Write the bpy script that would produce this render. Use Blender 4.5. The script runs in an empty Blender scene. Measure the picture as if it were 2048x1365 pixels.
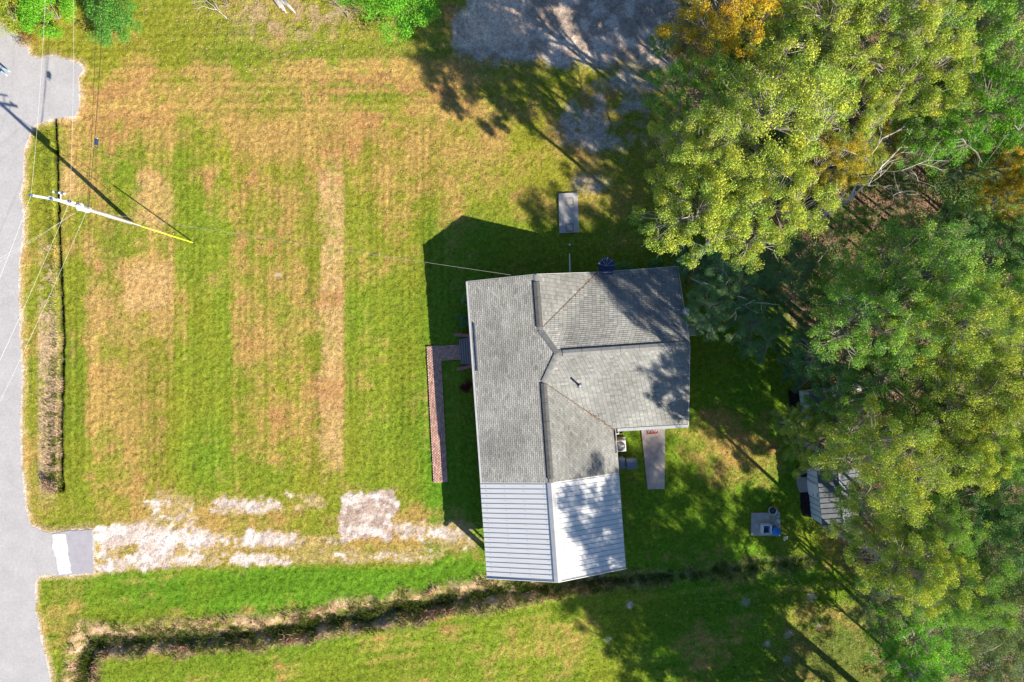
import bpy, bmesh, math, random
import numpy as np
from mathutils import Vector, Matrix

# ------------------------------------------------------------------ camera, sky, sun, exposure
SC = bpy.context.scene
COL = SC.collection
CAM_H = 53.0
K = 0.75 / 1024.0                     # tangent per photo pixel (24 mm lens, 36 mm sensor, 2048 px wide)
SUN_EL, SUN_AZ = math.radians(33.0), math.radians(132.3)

cam = bpy.data.cameras.new('camera'); cam.lens = 24; cam.sensor_width = 36; cam.clip_end = 3000
cam_o = bpy.data.objects.new('camera', cam); COL.objects.link(cam_o)
cam_o.location = (0, 0, CAM_H); cam_o.rotation_euler = (0, 0, 0)
SC.camera = cam_o

world = bpy.data.worlds.new('World'); SC.world = world; world.use_nodes = True
wn = world.node_tree
sky = wn.nodes.new('ShaderNodeTexSky'); sky.sky_type = 'NISHITA'; sky.sun_disc = False
sky.sun_elevation = SUN_EL; sky.sun_rotation = SUN_AZ
sky.air_density = 1.0; sky.dust_density = 0.3; sky.ozone_density = 6.0
wn.links.new(sky.outputs[0], wn.nodes['Background'].inputs[0])
wn.nodes['Background'].inputs[1].default_value = 0.08

sl = bpy.data.lights.new('sun', 'SUN'); sl.energy = 5.0; sl.angle = math.radians(0.53); sl.color = (1.0, 0.925, 0.79)
sun_o = bpy.data.objects.new('sun', sl); COL.objects.link(sun_o)
sdir = Vector((math.sin(SUN_AZ) * math.cos(SUN_EL), math.cos(SUN_AZ) * math.cos(SUN_EL), math.sin(SUN_EL)))
sun_o.rotation_euler = sdir.to_track_quat('Z', 'Y').to_euler(); sun_o.location = sdir * 200
SC.view_settings.view_transform = 'Standard'; SC.view_settings.look = 'None'
SC.view_settings.exposure = 0.92; SC.view_settings.gamma = 1.0
SC.view_settings.use_curve_mapping = False
SC.cycles.max_bounces = 4; SC.cycles.diffuse_bounces = 2; SC.cycles.transmission_bounces = 2
SC.cycles.use_adaptive_sampling = True

# ------------------------------------------------------------------ helpers
def P(px, py, z=0.0):
    """photo position -> world point at height z"""
    d = (CAM_H - z) * K
    return Vector(((px - 1024.0) * d, (682.5 - py) * d, z))

S0 = CAM_H * K                         # metres per photo pixel on the ground
rng = random.Random(7)

def tag(o, label=None, cat=None, group=None, kind=None):
    if label: o['label'] = label
    if cat: o['category'] = cat
    if group: o['group'] = group
    if kind: o['kind'] = kind
    return o

def empty(name, loc=(0, 0, 0), rz=0.0, label=None, cat=None, group=None):
    o = bpy.data.objects.new(name, None); COL.objects.link(o)
    o.location = loc; o.rotation_euler = (0, 0, rz); o.empty_display_size = 0.2
    return tag(o, label, cat, group)

class MB:
    """collects geometry for ONE mesh"""
    def __init__(s): s.v = []; s.f = []; s.c = []; s.sm = []
    def face(s, pts, smooth=False):
        n = len(s.v); s.v += [tuple(p) for p in pts]; s.f.append(tuple(range(n, n + len(pts)))); s.sm.append(smooth)
        return s
    def box(s, c, size, rz=0.0, rx=0.0, ry=0.0, taper=1.0):
        hx, hy, hz = size[0] / 2, size[1] / 2, size[2] / 2
        M = Matrix.Rotation(rz, 3, 'Z') @ Matrix.Rotation(ry, 3, 'Y') @ Matrix.Rotation(rx, 3, 'X')
        n = len(s.v)
        for z in (-1, 1):
            t = taper if z > 0 else 1.0
            for x, y in ((-1, -1), (1, -1), (1, 1), (-1, 1)):
                s.v.append(tuple(Vector(c) + M @ Vector((x * hx * t, y * hy * t, z * hz))))
        for q in ((3, 2, 1, 0), (4, 5, 6, 7), (0, 1, 5, 4), (1, 2, 6, 5), (2, 3, 7, 6), (3, 0, 4, 7)):
            s.f.append(tuple(n + i for i in q)); s.sm.append(False)
        return s
    def beam(s, a, b, w, h, up=(0, 0, 1)):
        a, b = Vector(a), Vector(b); d = (b - a).normalized()
        x = d.cross(Vector(up))
        if x.length < 1e-4: x = Vector((1, 0, 0))
        x.normalize(); y = x.cross(d).normalized()
        n = len(s.v)
        for p in (a, b):
            for i, j in ((-1, -1), (1, -1), (1, 1), (-1, 1)):
                s.v.append(tuple(p + x * (i * w / 2) + y * (j * h / 2)))
        for q in ((3, 2, 1, 0), (4, 5, 6, 7), (0, 1, 5, 4), (1, 2, 6, 5), (2, 3, 7, 6), (3, 0, 4, 7)):
            s.f.append(tuple(n + i for i in q)); s.sm.append(False)
        return s
    def tube(s, pts, radii, n=8, cap=True):
        pts = [Vector(p) for p in pts]
        if not isinstance(radii, (list, tuple)): radii = [radii] * len(pts)
        base = len(s.v); ref = None
        for i, p in enumerate(pts):
            d = (pts[min(i + 1, len(pts) - 1)] - pts[max(i - 1, 0)])
            if d.length < 1e-6: d = Vector((0, 0, 1))
            d.normalize()
            if ref is None:
                ref = d.orthogonal().normalized()
            x = (ref - d * ref.dot(d))
            x = x.normalized() if x.length > 1e-5 else d.orthogonal().normalized()
            ref = x; y = d.cross(x)
            for k in range(n):
                a = 2 * math.pi * k / n
                s.v.append(tuple(p + (x * math.cos(a) + y * math.sin(a)) * radii[i]))
        for i in range(len(pts) - 1):
            for k in range(n):
                k2 = (k + 1) % n
                s.f.append((base + i * n + k, base + i * n + k2, base + (i + 1) * n + k2, base + (i + 1) * n + k)); s.sm.append(n > 5)
        if cap and n > 3:
            s.f.append(tuple(base + k for k in reversed(range(n)))); s.sm.append(False)
            t = base + (len(pts) - 1) * n
            s.f.append(tuple(t + k for k in range(n))); s.sm.append(False)
        return s
    def lathe(s, prof, c=(0, 0, 0), n=16):
        c = Vector(c); base = len(s.v)
        for r, z in prof:
            for k in range(n):
                a = 2 * math.pi * k / n
                s.v.append((c.x + r * math.cos(a), c.y + r * math.sin(a), c.z + z))
        for i in range(len(prof) - 1):
            for k in range(n):
                k2 = (k + 1) % n
                s.f.append((base + i * n + k, base + i * n + k2, base + (i + 1) * n + k2, base + (i + 1) * n + k)); s.sm.append(True)
        s.f.append(tuple(base + k for k in reversed(range(n)))); s.sm.append(False)
        t = base + (len(prof) - 1) * n
        s.f.append(tuple(t + k for k in range(n))); s.sm.append(False)
        return s
    def build(s, name, mat, parent=None, colors=None, bevel=0.0):
        me = bpy.data.meshes.new(name); me.from_pydata(s.v, [], s.f); me.update()
        me.polygons.foreach_set('use_smooth', s.sm)
        if mat: me.materials.append(mat)
        o = bpy.data.objects.new(name, me); COL.objects.link(o)
        if parent: o.parent = parent
        if bevel:
            m = o.modifiers.new('bevel', 'BEVEL'); m.width = bevel; m.segments = 2; m.limit_method = 'ANGLE'
        return o

def mesh_np(name, v, f, mat, parent=None, col=None, attr='Col'):
    """big mesh from numpy: v (n,3), f (m,k)"""
    me = bpy.data.meshes.new(name)
    n, m, k = len(v), len(f), f.shape[1]
    me.vertices.add(n); me.vertices.foreach_set('co', np.ascontiguousarray(v, dtype=np.float32).ravel())
    me.loops.add(m * k); me.loops.foreach_set('vertex_index', np.ascontiguousarray(f, dtype=np.int32).ravel())
    me.polygons.add(m); me.polygons.foreach_set('loop_start', np.arange(0, m * k, k, dtype=np.int32))
    me.update(calc_edges=True)
    if col is not None:
        a = me.color_attributes.new(attr, 'FLOAT_COLOR', 'POINT')
        c4 = np.ones((n, 4), dtype=np.float32); c4[:, :3] = col
        a.data.foreach_set('color', c4.ravel())
    me.validate()
    if mat: me.materials.append(mat)
    o = bpy.data.objects.new(name, me); COL.objects.link(o)
    if parent: o.parent = parent
    return o

# ------------------------------------------------------------------ numpy noise
def _h(ix, iy, seed):
    n = (ix.astype(np.int64) * 374761393 + iy.astype(np.int64) * 668265263 + seed * 1442695041) & 0xFFFFFFFF
    n = ((n ^ (n >> 13)) * 1274126177) & 0xFFFFFFFF
    n = n ^ (n >> 16)
    return (n & 0xFFFF) / 65535.0
def vn(x, y, seed=0):
    x = np.asarray(x, dtype=np.float64); y = np.asarray(y, dtype=np.float64)
    ix, iy = np.floor(x), np.floor(y); fx, fy = x - ix, y - iy
    fx = fx * fx * (3 - 2 * fx); fy = fy * fy * (3 - 2 * fy)
    a, b = _h(ix, iy, seed), _h(ix + 1, iy, seed); c, d = _h(ix, iy + 1, seed), _h(ix + 1, iy + 1, seed)
    return (a * (1 - fx) + b * fx) * (1 - fy) + (c * (1 - fx) + d * fx) * fy
def fbm(x, y, seed=0, octv=4):
    t = 0; amp = 0.5; tot = 0
    for i in range(octv):
        t = t + amp * vn(x * 2 ** i, y * 2 ** i, seed + i * 17); tot += amp; amp *= 0.55
    return t / tot
def ss(a, b, x):
    t = np.clip((x - a) / (b - a), 0, 1); return t * t * (3 - 2 * t)
def sbox(x, y, x0, x1, y0, y1, s=12, sy=None):
    sy = sy or s
    return ss(x0 - s, x0 + s, x) * (1 - ss(x1 - s, x1 + s, x)) * ss(y0 - sy, y0 + sy, y) * (1 - ss(y1 - sy, y1 + sy, y))
def sell(x, y, cx, cy, rx, ry, s=0.35):
    return 1 - ss(1 - s, 1 + s, np.sqrt(((x - cx) / rx) ** 2 + ((y - cy) / ry) ** 2))
def pdist(x, y, pl):
    best = np.full(np.shape(x), 1e9); side = np.zeros(np.shape(x))
    for (ax, ay), (bx, by) in zip(pl[:-1], pl[1:]):
        dx, dy = bx - ax, by - ay; L = dx * dx + dy * dy
        t = np.clip(((x - ax) * dx + (y - ay) * dy) / L, 0, 1)
        qx, qy = x - (ax + t * dx), y - (ay + t * dy)
        d = np.hypot(qx, qy); sg = np.sign(dx * qy - dy * qx)
        m = d < best; best = np.where(m, d, best); side = np.where(m, sg, side)
    return best, side
def mixc(a, b, t):
    t = np.asarray(t)[..., None]; return a * (1 - t) + b * t

# ------------------------------------------------------------------ materials
def nodes(mt):
    mt.use_nodes = True; return mt.node_tree, mt.node_tree.nodes.get('Principled BSDF')
def mat(name, col, rough=0.7, var=0.12, scale=6.0, metal=0.0, bump=0.0, bscale=40.0, spec=0.3, streak=None):
    mt = bpy.data.materials.new(name); nt, b = nodes(mt)
    b.inputs['Roughness'].default_value = rough; b.inputs['Metallic'].default_value = metal
    b.inputs['Specular IOR Level'].default_value = spec
    tc = nt.nodes.new('ShaderNodeTexCoord'); src = tc.outputs['Object']
    if streak:
        mp = nt.nodes.new('ShaderNodeMapping'); mp.inputs['Scale'].default_value = streak
        nt.links.new(src, mp.inputs[0]); src = mp.outputs[0]
    nz = nt.nodes.new('ShaderNodeTexNoise'); nz.inputs['Scale'].default_value = scale; nz.inputs['Detail'].default_value = 6
    nz.inputs['Roughness'].default_value = 0.65
    nt.links.new(src, nz.inputs['Vector'])
    rp = nt.nodes.new('ShaderNodeValToRGB')
    rp.color_ramp.elements[0].position = 0.28; rp.color_ramp.elements[1].position = 0.72
    rp.color_ramp.elements[0].color = (*[c * (1 - var) for c in col], 1)
    rp.color_ramp.elements[1].color = (*[min(1, c * (1 + var)) for c in col], 1)
    nt.links.new(nz.outputs['Fac'], rp.inputs[0]); nt.links.new(rp.outputs[0], b.inputs['Base Color'])
    if bump:
        n2 = nt.nodes.new('ShaderNodeTexNoise'); n2.inputs['Scale'].default_value = bscale; n2.inputs['Detail'].default_value = 4
        nt.links.new(tc.outputs['Object'], n2.inputs['Vector'])
        bp = nt.nodes.new('ShaderNodeBump'); bp.inputs['Strength'].default_value = bump; bp.inputs['Distance'].default_value = 0.03
        nt.links.new(n2.outputs['Fac'], bp.inputs['Height']); nt.links.new(bp.outputs[0], b.inputs['Normal'])
    return mt

def mat_vcol(name, rough=0.8, var=0.25, scale=9.0, bump=0.0, bscale=25.0, transl=0.0, objcol=False, spec=0.25, fine=None):
    """base colour comes from the mesh's own colour attribute, broken up by noise"""
    mt = bpy.data.materials.new(name); nt, b = nodes(mt)
    b.inputs['Roughness'].default_value = rough; b.inputs['Specular IOR Level'].default_value = spec
    at = nt.nodes.new('ShaderNodeVertexColor'); at.layer_name = 'Col'
    col = at.outputs['Color']
    def mul(a, bb):
        m = nt.nodes.new('ShaderNodeMix'); m.data_type = 'RGBA'; m.blend_type = 'MULTIPLY'; m.inputs[0].default_value = 1
        nt.links.new(a, m.inputs[6]); nt.links.new(bb, m.inputs[7]); return m.outputs[2]
    if objcol:
        oi = nt.nodes.new('ShaderNodeObjectInfo'); col = mul(col, oi.outputs['Color'])
    tc = nt.nodes.new('ShaderNodeTexCoord')
    if var:
        for sc_, v_ in ((scale, var),) + (((fine[0], fine[1]),) if fine else ()):
            nz = nt.nodes.new('ShaderNodeTexNoise'); nz.inputs['Scale'].default_value = sc_; nz.inputs['Detail'].default_value = 5
            nz.inputs['Roughness'].default_value = 0.7
            nt.links.new(tc.outputs['Object'], nz.inputs['Vector'])
            rp = nt.nodes.new('ShaderNodeValToRGB'); rp.color_ramp.elements[0].position = 0.3; rp.color_ramp.elements[1].position = 0.7
            lo, hi = 1 - v_, 1 + v_
            rp.color_ramp.elements[0].color = (lo, lo, lo, 1); rp.color_ramp.elements[1].color = (hi, hi, hi, 1)
            nt.links.new(nz.outputs['Fac'], rp.inputs[0]); col = mul(col, rp.outputs[0])
    nt.links.new(col, b.inputs['Base Color'])
    if bump:
        n2 = nt.nodes.new('ShaderNodeTexNoise'); n2.inputs['Scale'].default_value = bscale; n2.inputs['Detail'].default_value = 5
        nt.links.new(tc.outputs['Object'], n2.inputs['Vector'])
        bp = nt.nodes.new('ShaderNodeBump'); bp.inputs['Strength'].default_value = bump; bp.inputs['Distance'].default_value = 0.06
        nt.links.new(n2.outputs['Fac'], bp.inputs['Height']); nt.links.new(bp.outputs[0], b.inputs['Normal'])
    if transl:
        tr = nt.nodes.new('ShaderNodeBsdfTranslucent'); nt.links.new(col, tr.inputs[0])
        mx = nt.nodes.new('ShaderNodeMixShader'); mx.inputs[0].default_value = transl
        nt.links.new(b.outputs[0], mx.inputs[1]); nt.links.new(tr.outputs[0], mx.inputs[2])
        nt.links.new(mx.outputs[0], nt.nodes['Material Output'].inputs[0])
    return mt

M = {}
M['ground'] = mat_vcol('ground_cover', 0.95, 0.36, 3.2, bump=1.0, bscale=7.0, fine=(12.0, 0.52), spec=0.0)
M['blade'] = mat_vcol('grass_blade', 0.8, 0.0, transl=0.25, spec=0.03)
M['leaf'] = mat_vcol('leaf', 0.65, 0.0, transl=0.22, objcol=True, spec=0.10)
M['deadleaf'] = mat_vcol('dead_leaf', 0.8, 0.0, transl=0.1)
M['bark'] = mat('bark', (0.36, 0.32, 0.28), 0.9, 0.35, 7, bump=0.6, bscale=18, streak=(1, 1, 0.3))
M['bark_pale'] = mat('bleached_bark', (0.70, 0.65, 0.61), 0.85, 0.25, 5, bump=0.4, bscale=20)
M['road'] = mat('worn_asphalt', (0.43, 0.41, 0.41), 0.9, 0.10, 0.6, bump=0.6, bscale=16)
_nt, _b = nodes(M['road'])
_lk = [l for l in _nt.links if l.to_socket == _b.inputs['Base Color']][0].from_socket
_tc = _nt.nodes.new('ShaderNodeTexCoord')
_n3 = _nt.nodes.new('ShaderNodeTexNoise'); _n3.inputs['Scale'].default_value = 5.0; _n3.inputs['Detail'].default_value = 8; _n3.inputs['Roughness'].default_value = 0.8; _nt.links.new(_tc.outputs['Object'], _n3.inputs['Vector'])
_r3 = _nt.nodes.new('ShaderNodeValToRGB'); _r3.color_ramp.elements[0].position = 0.3; _r3.color_ramp.elements[1].position = 0.7
_r3.color_ramp.elements[0].color = (0.82, 0.82, 0.82, 1); _r3.color_ramp.elements[1].color = (1.12, 1.12, 1.12, 1); _nt.links.new(_n3.outputs['Fac'], _r3.inputs[0])
for _o in (_r3.outputs[0],):
    _m = _nt.nodes.new('ShaderNodeMix'); _m.data_type = 'RGBA'; _m.blend_type = 'MULTIPLY'; _m.inputs[0].default_value = 1
    _nt.links.new(_lk, _m.inputs[6]); _nt.links.new(_o, _m.inputs[7]); _lk = _m.outputs[2]
_nt.links.new(_lk, _b.inputs['Base Color'])
M['patch'] = mat('asphalt_patch', (0.36, 0.34, 0.37), 0.9, 0.12, 2, bump=0.3, bscale=40)
M['conc_white'] = mat('white_concrete', (0.62, 0.60, 0.60), 0.85, 0.2, 3, bump=0.4, bscale=20)
M['conc'] = mat('concrete', (0.42, 0.40, 0.385), 0.9, 0.2, 2.2, bump=0.2, bscale=30)
M['conc_warm'] = mat('warm_concrete', (0.44, 0.385, 0.345), 0.9, 0.2, 2.2, bump=0.2, bscale=30)
M['line'] = mat('dark_joint', (0.12, 0.11, 0.10), 0.9)
M['shingle'] = mat_vcol('asphalt_shingle', 0.92, 0.13, 0.55, bump=0.25, bscale=60, fine=(30.0, 0.16), spec=0.15)
M['vent'] = mat('ridge_vent', (0.115, 0.11, 0.105), 0.9, 0.25, 4, bump=0.3)
M['fascia'] = mat('painted_fascia', (0.55, 0.54, 0.53), 0.6, 0.12)
M['underlay'] = mat('roof_deck', (0.09, 0.085, 0.08), 0.95, 0.1)
M['valley'] = mat('valley_debris', (0.16, 0.11, 0.08), 0.95, 0.4, 8)
M['metal_roof'] = mat('white_metal_roof', (0.70, 0.69, 0.675), 0.5, 0.06, 1.2, spec=0.4, streak=(0.5, 4, 1))
M['metal_rib'] = mat('metal_rib', (0.40, 0.40, 0.42), 0.5, 0.08)  # darker than the sheet: the ribs' shadow lines are put into the colour
M['metal_cap'] = mat('grey_metal_cap', (0.42, 0.42, 0.43), 0.5, 0.15, 2)
M['screw'] = mat('roof_screw', (0.25, 0.24, 0.24), 0.5)
M['brickwall'] = mat('brick_wall', (0.36, 0.17, 0.12), 0.9, 0.3, 12, bump=0.4, bscale=30)
M['brick'] = mat_vcol('paving_brick', 0.9, 0.15, 3.0, bump=0.3, bscale=60)
M['mortar'] = mat('mortar', (0.66, 0.63, 0.62), 0.95, 0.2, 10)
M['mortar_dark'] = mat('sand_joint', (0.22, 0.17, 0.14), 0.95, 0.2, 10)
M['pinkcap'] = mat('pink_brick_cap', (0.42, 0.17, 0.14), 0.9, 0.25, 8, bump=0.2)
M['white'] = mat('white_paint', (0.78, 0.78, 0.77), 0.45, 0.05)
M['pole'] = mat('weathered_pole', (0.46, 0.42, 0.38), 0.9, 0.3, 5, bump=0.4, streak=(1, 1, 0.15))
M['blue'] = mat('blue_polymer', (0.035, 0.09, 0.26), 0.4, 0.15)
M['yellow'] = mat('yellow_guard', (0.80, 0.78, 0.05), 0.5, 0.08)
M['wire'] = mat('aluminium_wire', (0.70, 0.70, 0.68), 0.4, 0.05, metal=0.0)
M['dull'] = mat('dull_wire', (0.30, 0.29, 0.27), 0.6)
M['cable'] = mat('black_cable', (0.03, 0.03, 0.032), 0.6)
M['black'] = mat('black_plastic', (0.02, 0.02, 0.022), 0.5)
M['glass'] = mat('window_glass', (0.05, 0.06, 0.07), 0.08, 0.05, spec=0.6)
M['grey_metal'] = mat('grey_metal', (0.40, 0.41, 0.43), 0.45, 0.1, metal=0.3)
M['dark_metal'] = mat('dark_metal', (0.09, 0.10, 0.12), 0.5, 0.2)
M['bin'] = mat('grey_blue_plastic', (0.15, 0.20, 0.25), 0.55, 0.12)
M['ac'] = mat('ac_cabinet', (0.62, 0.61, 0.60), 0.5, 0.06)
M['mat_red'] = mat('red_doormat', (0.30, 0.07, 0.06), 0.95, 0.3, 12)
M['shed_wall'] = mat('pale_metal_wall', (0.62, 0.68, 0.67), 0.45, 0.08)
M['shed_seam'] = mat('seam_metal', (0.24, 0.28, 0.29), 0.5, 0.08)
M['shed_roof'] = mat('galvanised_roof', (0.15, 0.165, 0.18), 0.5, 0.25, 2, metal=0.1)
M['mulch'] = mat('black_mulch', (0.020, 0.013, 0.012), 0.95, 0.5, 14, bump=1.0, bscale=25)
M['gravel'] = mat('gravel_bed', (0.38, 0.33, 0.31), 0.95, 0.4, 22, bump=0.8, bscale=30)
M['tankblue'] = mat('blue_tank', (0.02, 0.20, 0.62), 0.4, 0.15)
M['water'] = mat('dark_water', (0.05, 0.09, 0.14), 0.15, 0.1)
M['navy'] = mat('navy_cover', (0.035, 0.05, 0.12), 0.6, 0.2)
M['orange'] = mat('rust_orange', (0.45, 0.15, 0.04), 0.9, 0.3)
M['caught'] = mat('caught_leaf', (0.30, 0.13, 0.07), 0.9, 0.4)
M['skin'] = mat('skin', (0.45, 0.28, 0.20), 0.6, 0.05)
M['shirt'] = mat('yellow_shirt', (0.70, 0.68, 0.16), 0.9, 0.1)
M['jeans'] = mat('light_blue_jeans', (0.22, 0.36, 0.58), 0.9, 0.15, 14)
M['hair'] = mat('dark_hair', (0.03, 0.02, 0.015), 0.7)
M['soffit'] = mat('soffit', (0.5, 0.5, 0.49), 0.8)

# ------------------------------------------------------------------ the lie of the land
DITCH = [(150, 1480), (165, 1400), (167, 1340), (168, 1300), (176, 1288), (300, 1282), (450, 1277), (600, 1258), (800, 1222), (950, 1194), (1100, 1176), (1300, 1158), (1450, 1145), (1610, 1130)]
GUTTER = [(106, 240), (110, 350), (114, 480), (117, 560), (122, 680), (117, 850), (119, 978)]
FOREST = [(1345, -200), (1345, 120), (1420, 330), (1480, 520), (1570, 610), (1610, 760), (1640, 1000), (1690, 1110), (1760, 1200), (1790, 1290), (1740, 1450), (1740, 1700)]
ROAD_EDGE = [(-10, -300), (-6, 40), (20, 66), (48, 78), (58, 112), (80, 118), (108, 113), (135, 122), (160, 130), (166, 140), (155, 155), (158, 185), (157, 215), (150, 233), (110, 236),
             (78, 246), (60, 262), (48, 300), (46, 350), (40, 390), (47, 430), (44, 480), (38, 520), (37, 580), (40, 680), (44, 760), (40, 850), (44, 950), (50, 1010), (60, 1050), (85, 1063),
             (106, 1068), (186, 1060), (187, 1146), (135, 1150), (80, 1150), (70, 1165), (71, 1220), (82, 1280), (97, 1340), (104, 1400), (150, 1700)]

def inpoly(x, y, pl):
    r = np.zeros(np.shape(x), dtype=bool)
    n = len(pl); j = n - 1
    for i in range(n):
        xi, yi = pl[i]; xj, yj = pl[j]
        if yi != yj:
            c = ((yi > y) != (yj > y)) & (x < (xj - xi) * (y - yi) / (yj - yi) + xi); r ^= c
        j = i
    return r
ROAD_POLY = ROAD_EDGE + [(-1500, 1700), (-1500, -300)]
def ditch_d(x, y):
    d, s = pdist(x, y, DITCH)
    d = d * np.where(s > 0, 1.0, 0.80) + (fbm(x / 40.0, y / 40.0, 91, 4) - 0.5) * 30
    d = d * (1 + 0.9 * ss(1000, 1300, x))
    fade = 1 - 0.72 * ss(1060, 1380, x)
    return d, s, fade
def height(x, y):
    d, s, fade = ditch_d(x, y)
    # deeper on the south side: a steep south bank, a long north bank
    z = -0.56 * fade * (1 - ss(0, 25, d))
    z = z + 0.10 * np.exp(-((d - 32) / 9.0) ** 2) * fade * fbm(x / 14.0, y / 14.0, 5, 3)
    g, _ = pdist(x, y, GUTTER)
    g = g + (vn(x / 9.0, y / 14.0, 8) - 0.5) * 4
    z = z - 0.40 * (1 - ss(1.5, 8.0, g))
    rd_, _ = pdist(x, y, ROAD_EDGE); away = ss(2, 14, rd_)
    z = z - away * (0.085 * vn(x / 4.3, y / 4.3, 211) + 0.045 * vn(x / 9.0, y / 9.0, 213) + 0.05 * inpoly(x, y, ROAD_POLY))
    return z

FOREST_POLY = FOREST + [(5000, 1700), (5000, -200)]

def C3(r, g, b): return np.array((r, g, b), dtype=np.float64)

def cover(x, y):
    """colour of the ground cover and how grassy it is, by place"""
    n1 = fbm(x / 70.0, y / 70.0, 1, 4); n2 = fbm(x / 18.0, y / 18.0, 2, 3); n3 = fbm(x / 160.0, y / 160.0, 3, 3)
    vs = vn(x / 9.0, y / 260.0, 11) * 0.6 + vn(x / 24.0, y / 400.0, 12) * 0.4          # mower lines running up the picture
    hs = vn(x / 240.0, y / 10.0, 13) * 0.6 + vn(x / 300.0, y / 26.0, 14) * 0.4         # and across
    ts = vn(x / 260.0, (y + 0.13 * x) / 11.0, 15)
    vzone = ss(210, 290, y) * (1 - ss(930, 1010, y)) * (1 - ss(860, 920, x))
    hzone = (1 - ss(210, 290, y)) * (1 - ss(950, 1050, x))
    bzone = ss(1120, 1160, y)
    st = 0.405 + (n1 - 0.5) * 1.25 + (n2 - 0.5) * 0.75
    st = st + vzone * (vs - 0.5) * 0.55 + hzone * (hs - 0.5) * 0.6 + bzone * (ts - 0.5) * 0.5
    hayc = np.zeros(np.shape(x))
    xo, yo = x, y; x = x + (n2 - 0.5) * 14 + (n1 - 0.5) * 10; y = y + (n1 - 0.5) * 60
    hay = sbox(x, y, 640, 686, 330, 945, 9, 30)
    st = st + 0.35 * hay; hayc = hayc + hay * (0.30 + 1.3 * (n2 - 0.35)) * (0.5 + 0.9 * vn(x / 60.0, y / 90.0, 33))
    t1 = sbox(x, y, 172, 346, 480, 830, 4, 60)
    st = st + t1 * (0.30 + 0.35 * (vs - 0.4)); hayc = hayc + t1 * 0.35 * (n2 - 0.2) * (1 - ss(600, 800, y))
    t2 = sell(x, y, 305, 405, 40, 48) + sbox(x, y, 250, 345, 540, 620, 14)
    st = st + 0.4 * t2; hayc = hayc + 0.35 * t2
    st = st + 0.28 * sbox(x, y, 120, 200, 340, 400, 16) + 0.22 * sbox(x, y, 180, 345, 830, 960, 12, 60)
    hayc = hayc + 0.35 * sbox(x, y, 115, 165, 345, 400, 10)
    st = st + 0.20 * sbox(x, y, 462, 640, 250, 930, 8, 30) + 0.3 * sbox(x, y, 455, 600, 250, 310, 20)
    st = st - (0.16 + 0.3 * n3) * sbox(x, y, 348, 458, 330, 980, 12, 40) - 0.15 * sbox(x, y, 345, 460, 230, 330, 8)
    st = st - 0.40 * sell(x, y, 255, 368, 26, 44) - 0.22 * sbox(x, y, 690, 850, 560, 960, 8, 40) - 0.15 * sbox(x, y, 730, 770, 380, 520, 8)
    st = st + 0.22 * sbox(x, y, 150, 990, 125, 300, 30) + 0.22 * sbox(x, y, 740, 1010, 280, 450, 30)
    st = st - 0.15 * sbox(x, y, 300, 900, 60, 125, 30) - 0.25 * sbox(x, y, 45, 104, 250, 640, 8) - 0.2 * sbox(x, y, 124, 168, 420, 1000, 6)
    st = st - 0.22 * sbox(x, y, 150, 880, 860, 980, 30) + 0.25 * sbox(x, y, 200, 960, 1015, 1125, 14)
    x, y = xo, yo
    lush = 0.22 + 0.9 * (n3 - 0.5) + 0.5 * (n1 - 0.5)
    lush = lush + (0.15 + 0.6 * ss(250, 620, x)) * (0.55 + 0.9 * n1) * sbox(x, y, 170, 975, 1138, 1225, 14) + 0.38 * bzone * (1 - sbox(x, y, 0, 0.1, 0, 0.1))
    lush = lush + 0.12 * sbox(x, y, 348, 458, 300, 980, 16, 40) + 0.55 * sbox(x, y, 846, 1640, 430, 1160, 30) + 0.3 * sbox(x, y, 1300, 1800, 1100, 1400, 30)
    st = st - (0.10 + 0.25 * ss(250, 620, x)) * sbox(x, y, 170, 975, 1140, 1210, 14) - 0.20 * bzone - 0.35 * sbox(x, y, 850, 1640, 450, 1150, 30)
    st = st + 0.65 * sell(x, y, 1445, 895, 95, 80, 0.7) + 0.3 * sell(x, y, 1420, 1300, 70, 50, 0.6)  # sunlit lawn patch east of the house painted in as straw
    st = np.clip(st, 0, 1); lush = np.clip(lush, 0, 1); hayc = np.clip(hayc, 0, 1)
    c = mixc(C3(0.245, 0.245, 0.028), C3(0.118, 0.240, 0.018), lush)
    c = mixc(c, C3(0.405, 0.268, 0.082), ss(0.12, 1.0, st))
    stripe = 1 + vzone * ((vs - 0.5) * 0.42 + 0.10 * np.sin(x * 0.48 + 2.0 * n3) * (0.3 + 1.2 * n1)) + hzone * ((hs - 0.5) * 0.30 + 0.08 * np.sin(y * 0.42)) + bzone * (ts - 0.5) * 0.30; c = c * stripe[..., None]
    c = mixc(c, C3(0.60, 0.39, 0.19), hayc)
    red = ss(0.55, 0.75, fbm(x / 110.0, y / 60.0, 41, 3)) * ss(0.4, 0.8, st) * 0.55
    c = mixc(c, C3(0.40, 0.20, 0.085), red)
    grass = np.ones(np.shape(x))
    # roadside dry edge
    rd, _ = pdist(x, y, ROAD_EDGE)
    edge = (1 - ss(3, 16, rd + (n2 - 0.5) * 14))
    c = mixc(c, C3(0.48, 0.34, 0.17), 0.75 * edge)
    e2 = (1 - ss(1, 5, rd + (n2 - 0.5) * 8)); c = mixc(c, C3(0.62, 0.53, 0.46), e2); grass = grass * (1 - 0.8 * e2)
    # white crushed-stone drive with grass growing through
    f1 = fbm(x / 26.0, y / 15.0, 61, 4); f2 = fbm(x / 7.0, y / 6.0, 65, 3); wy = (n1 - 0.5) * 16; x0_, y0_ = x, y; x = x + (f1 - 0.5) * 70 + (n2 - 0.5) * 26; y = y + (n2 - 0.5) * 22
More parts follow.
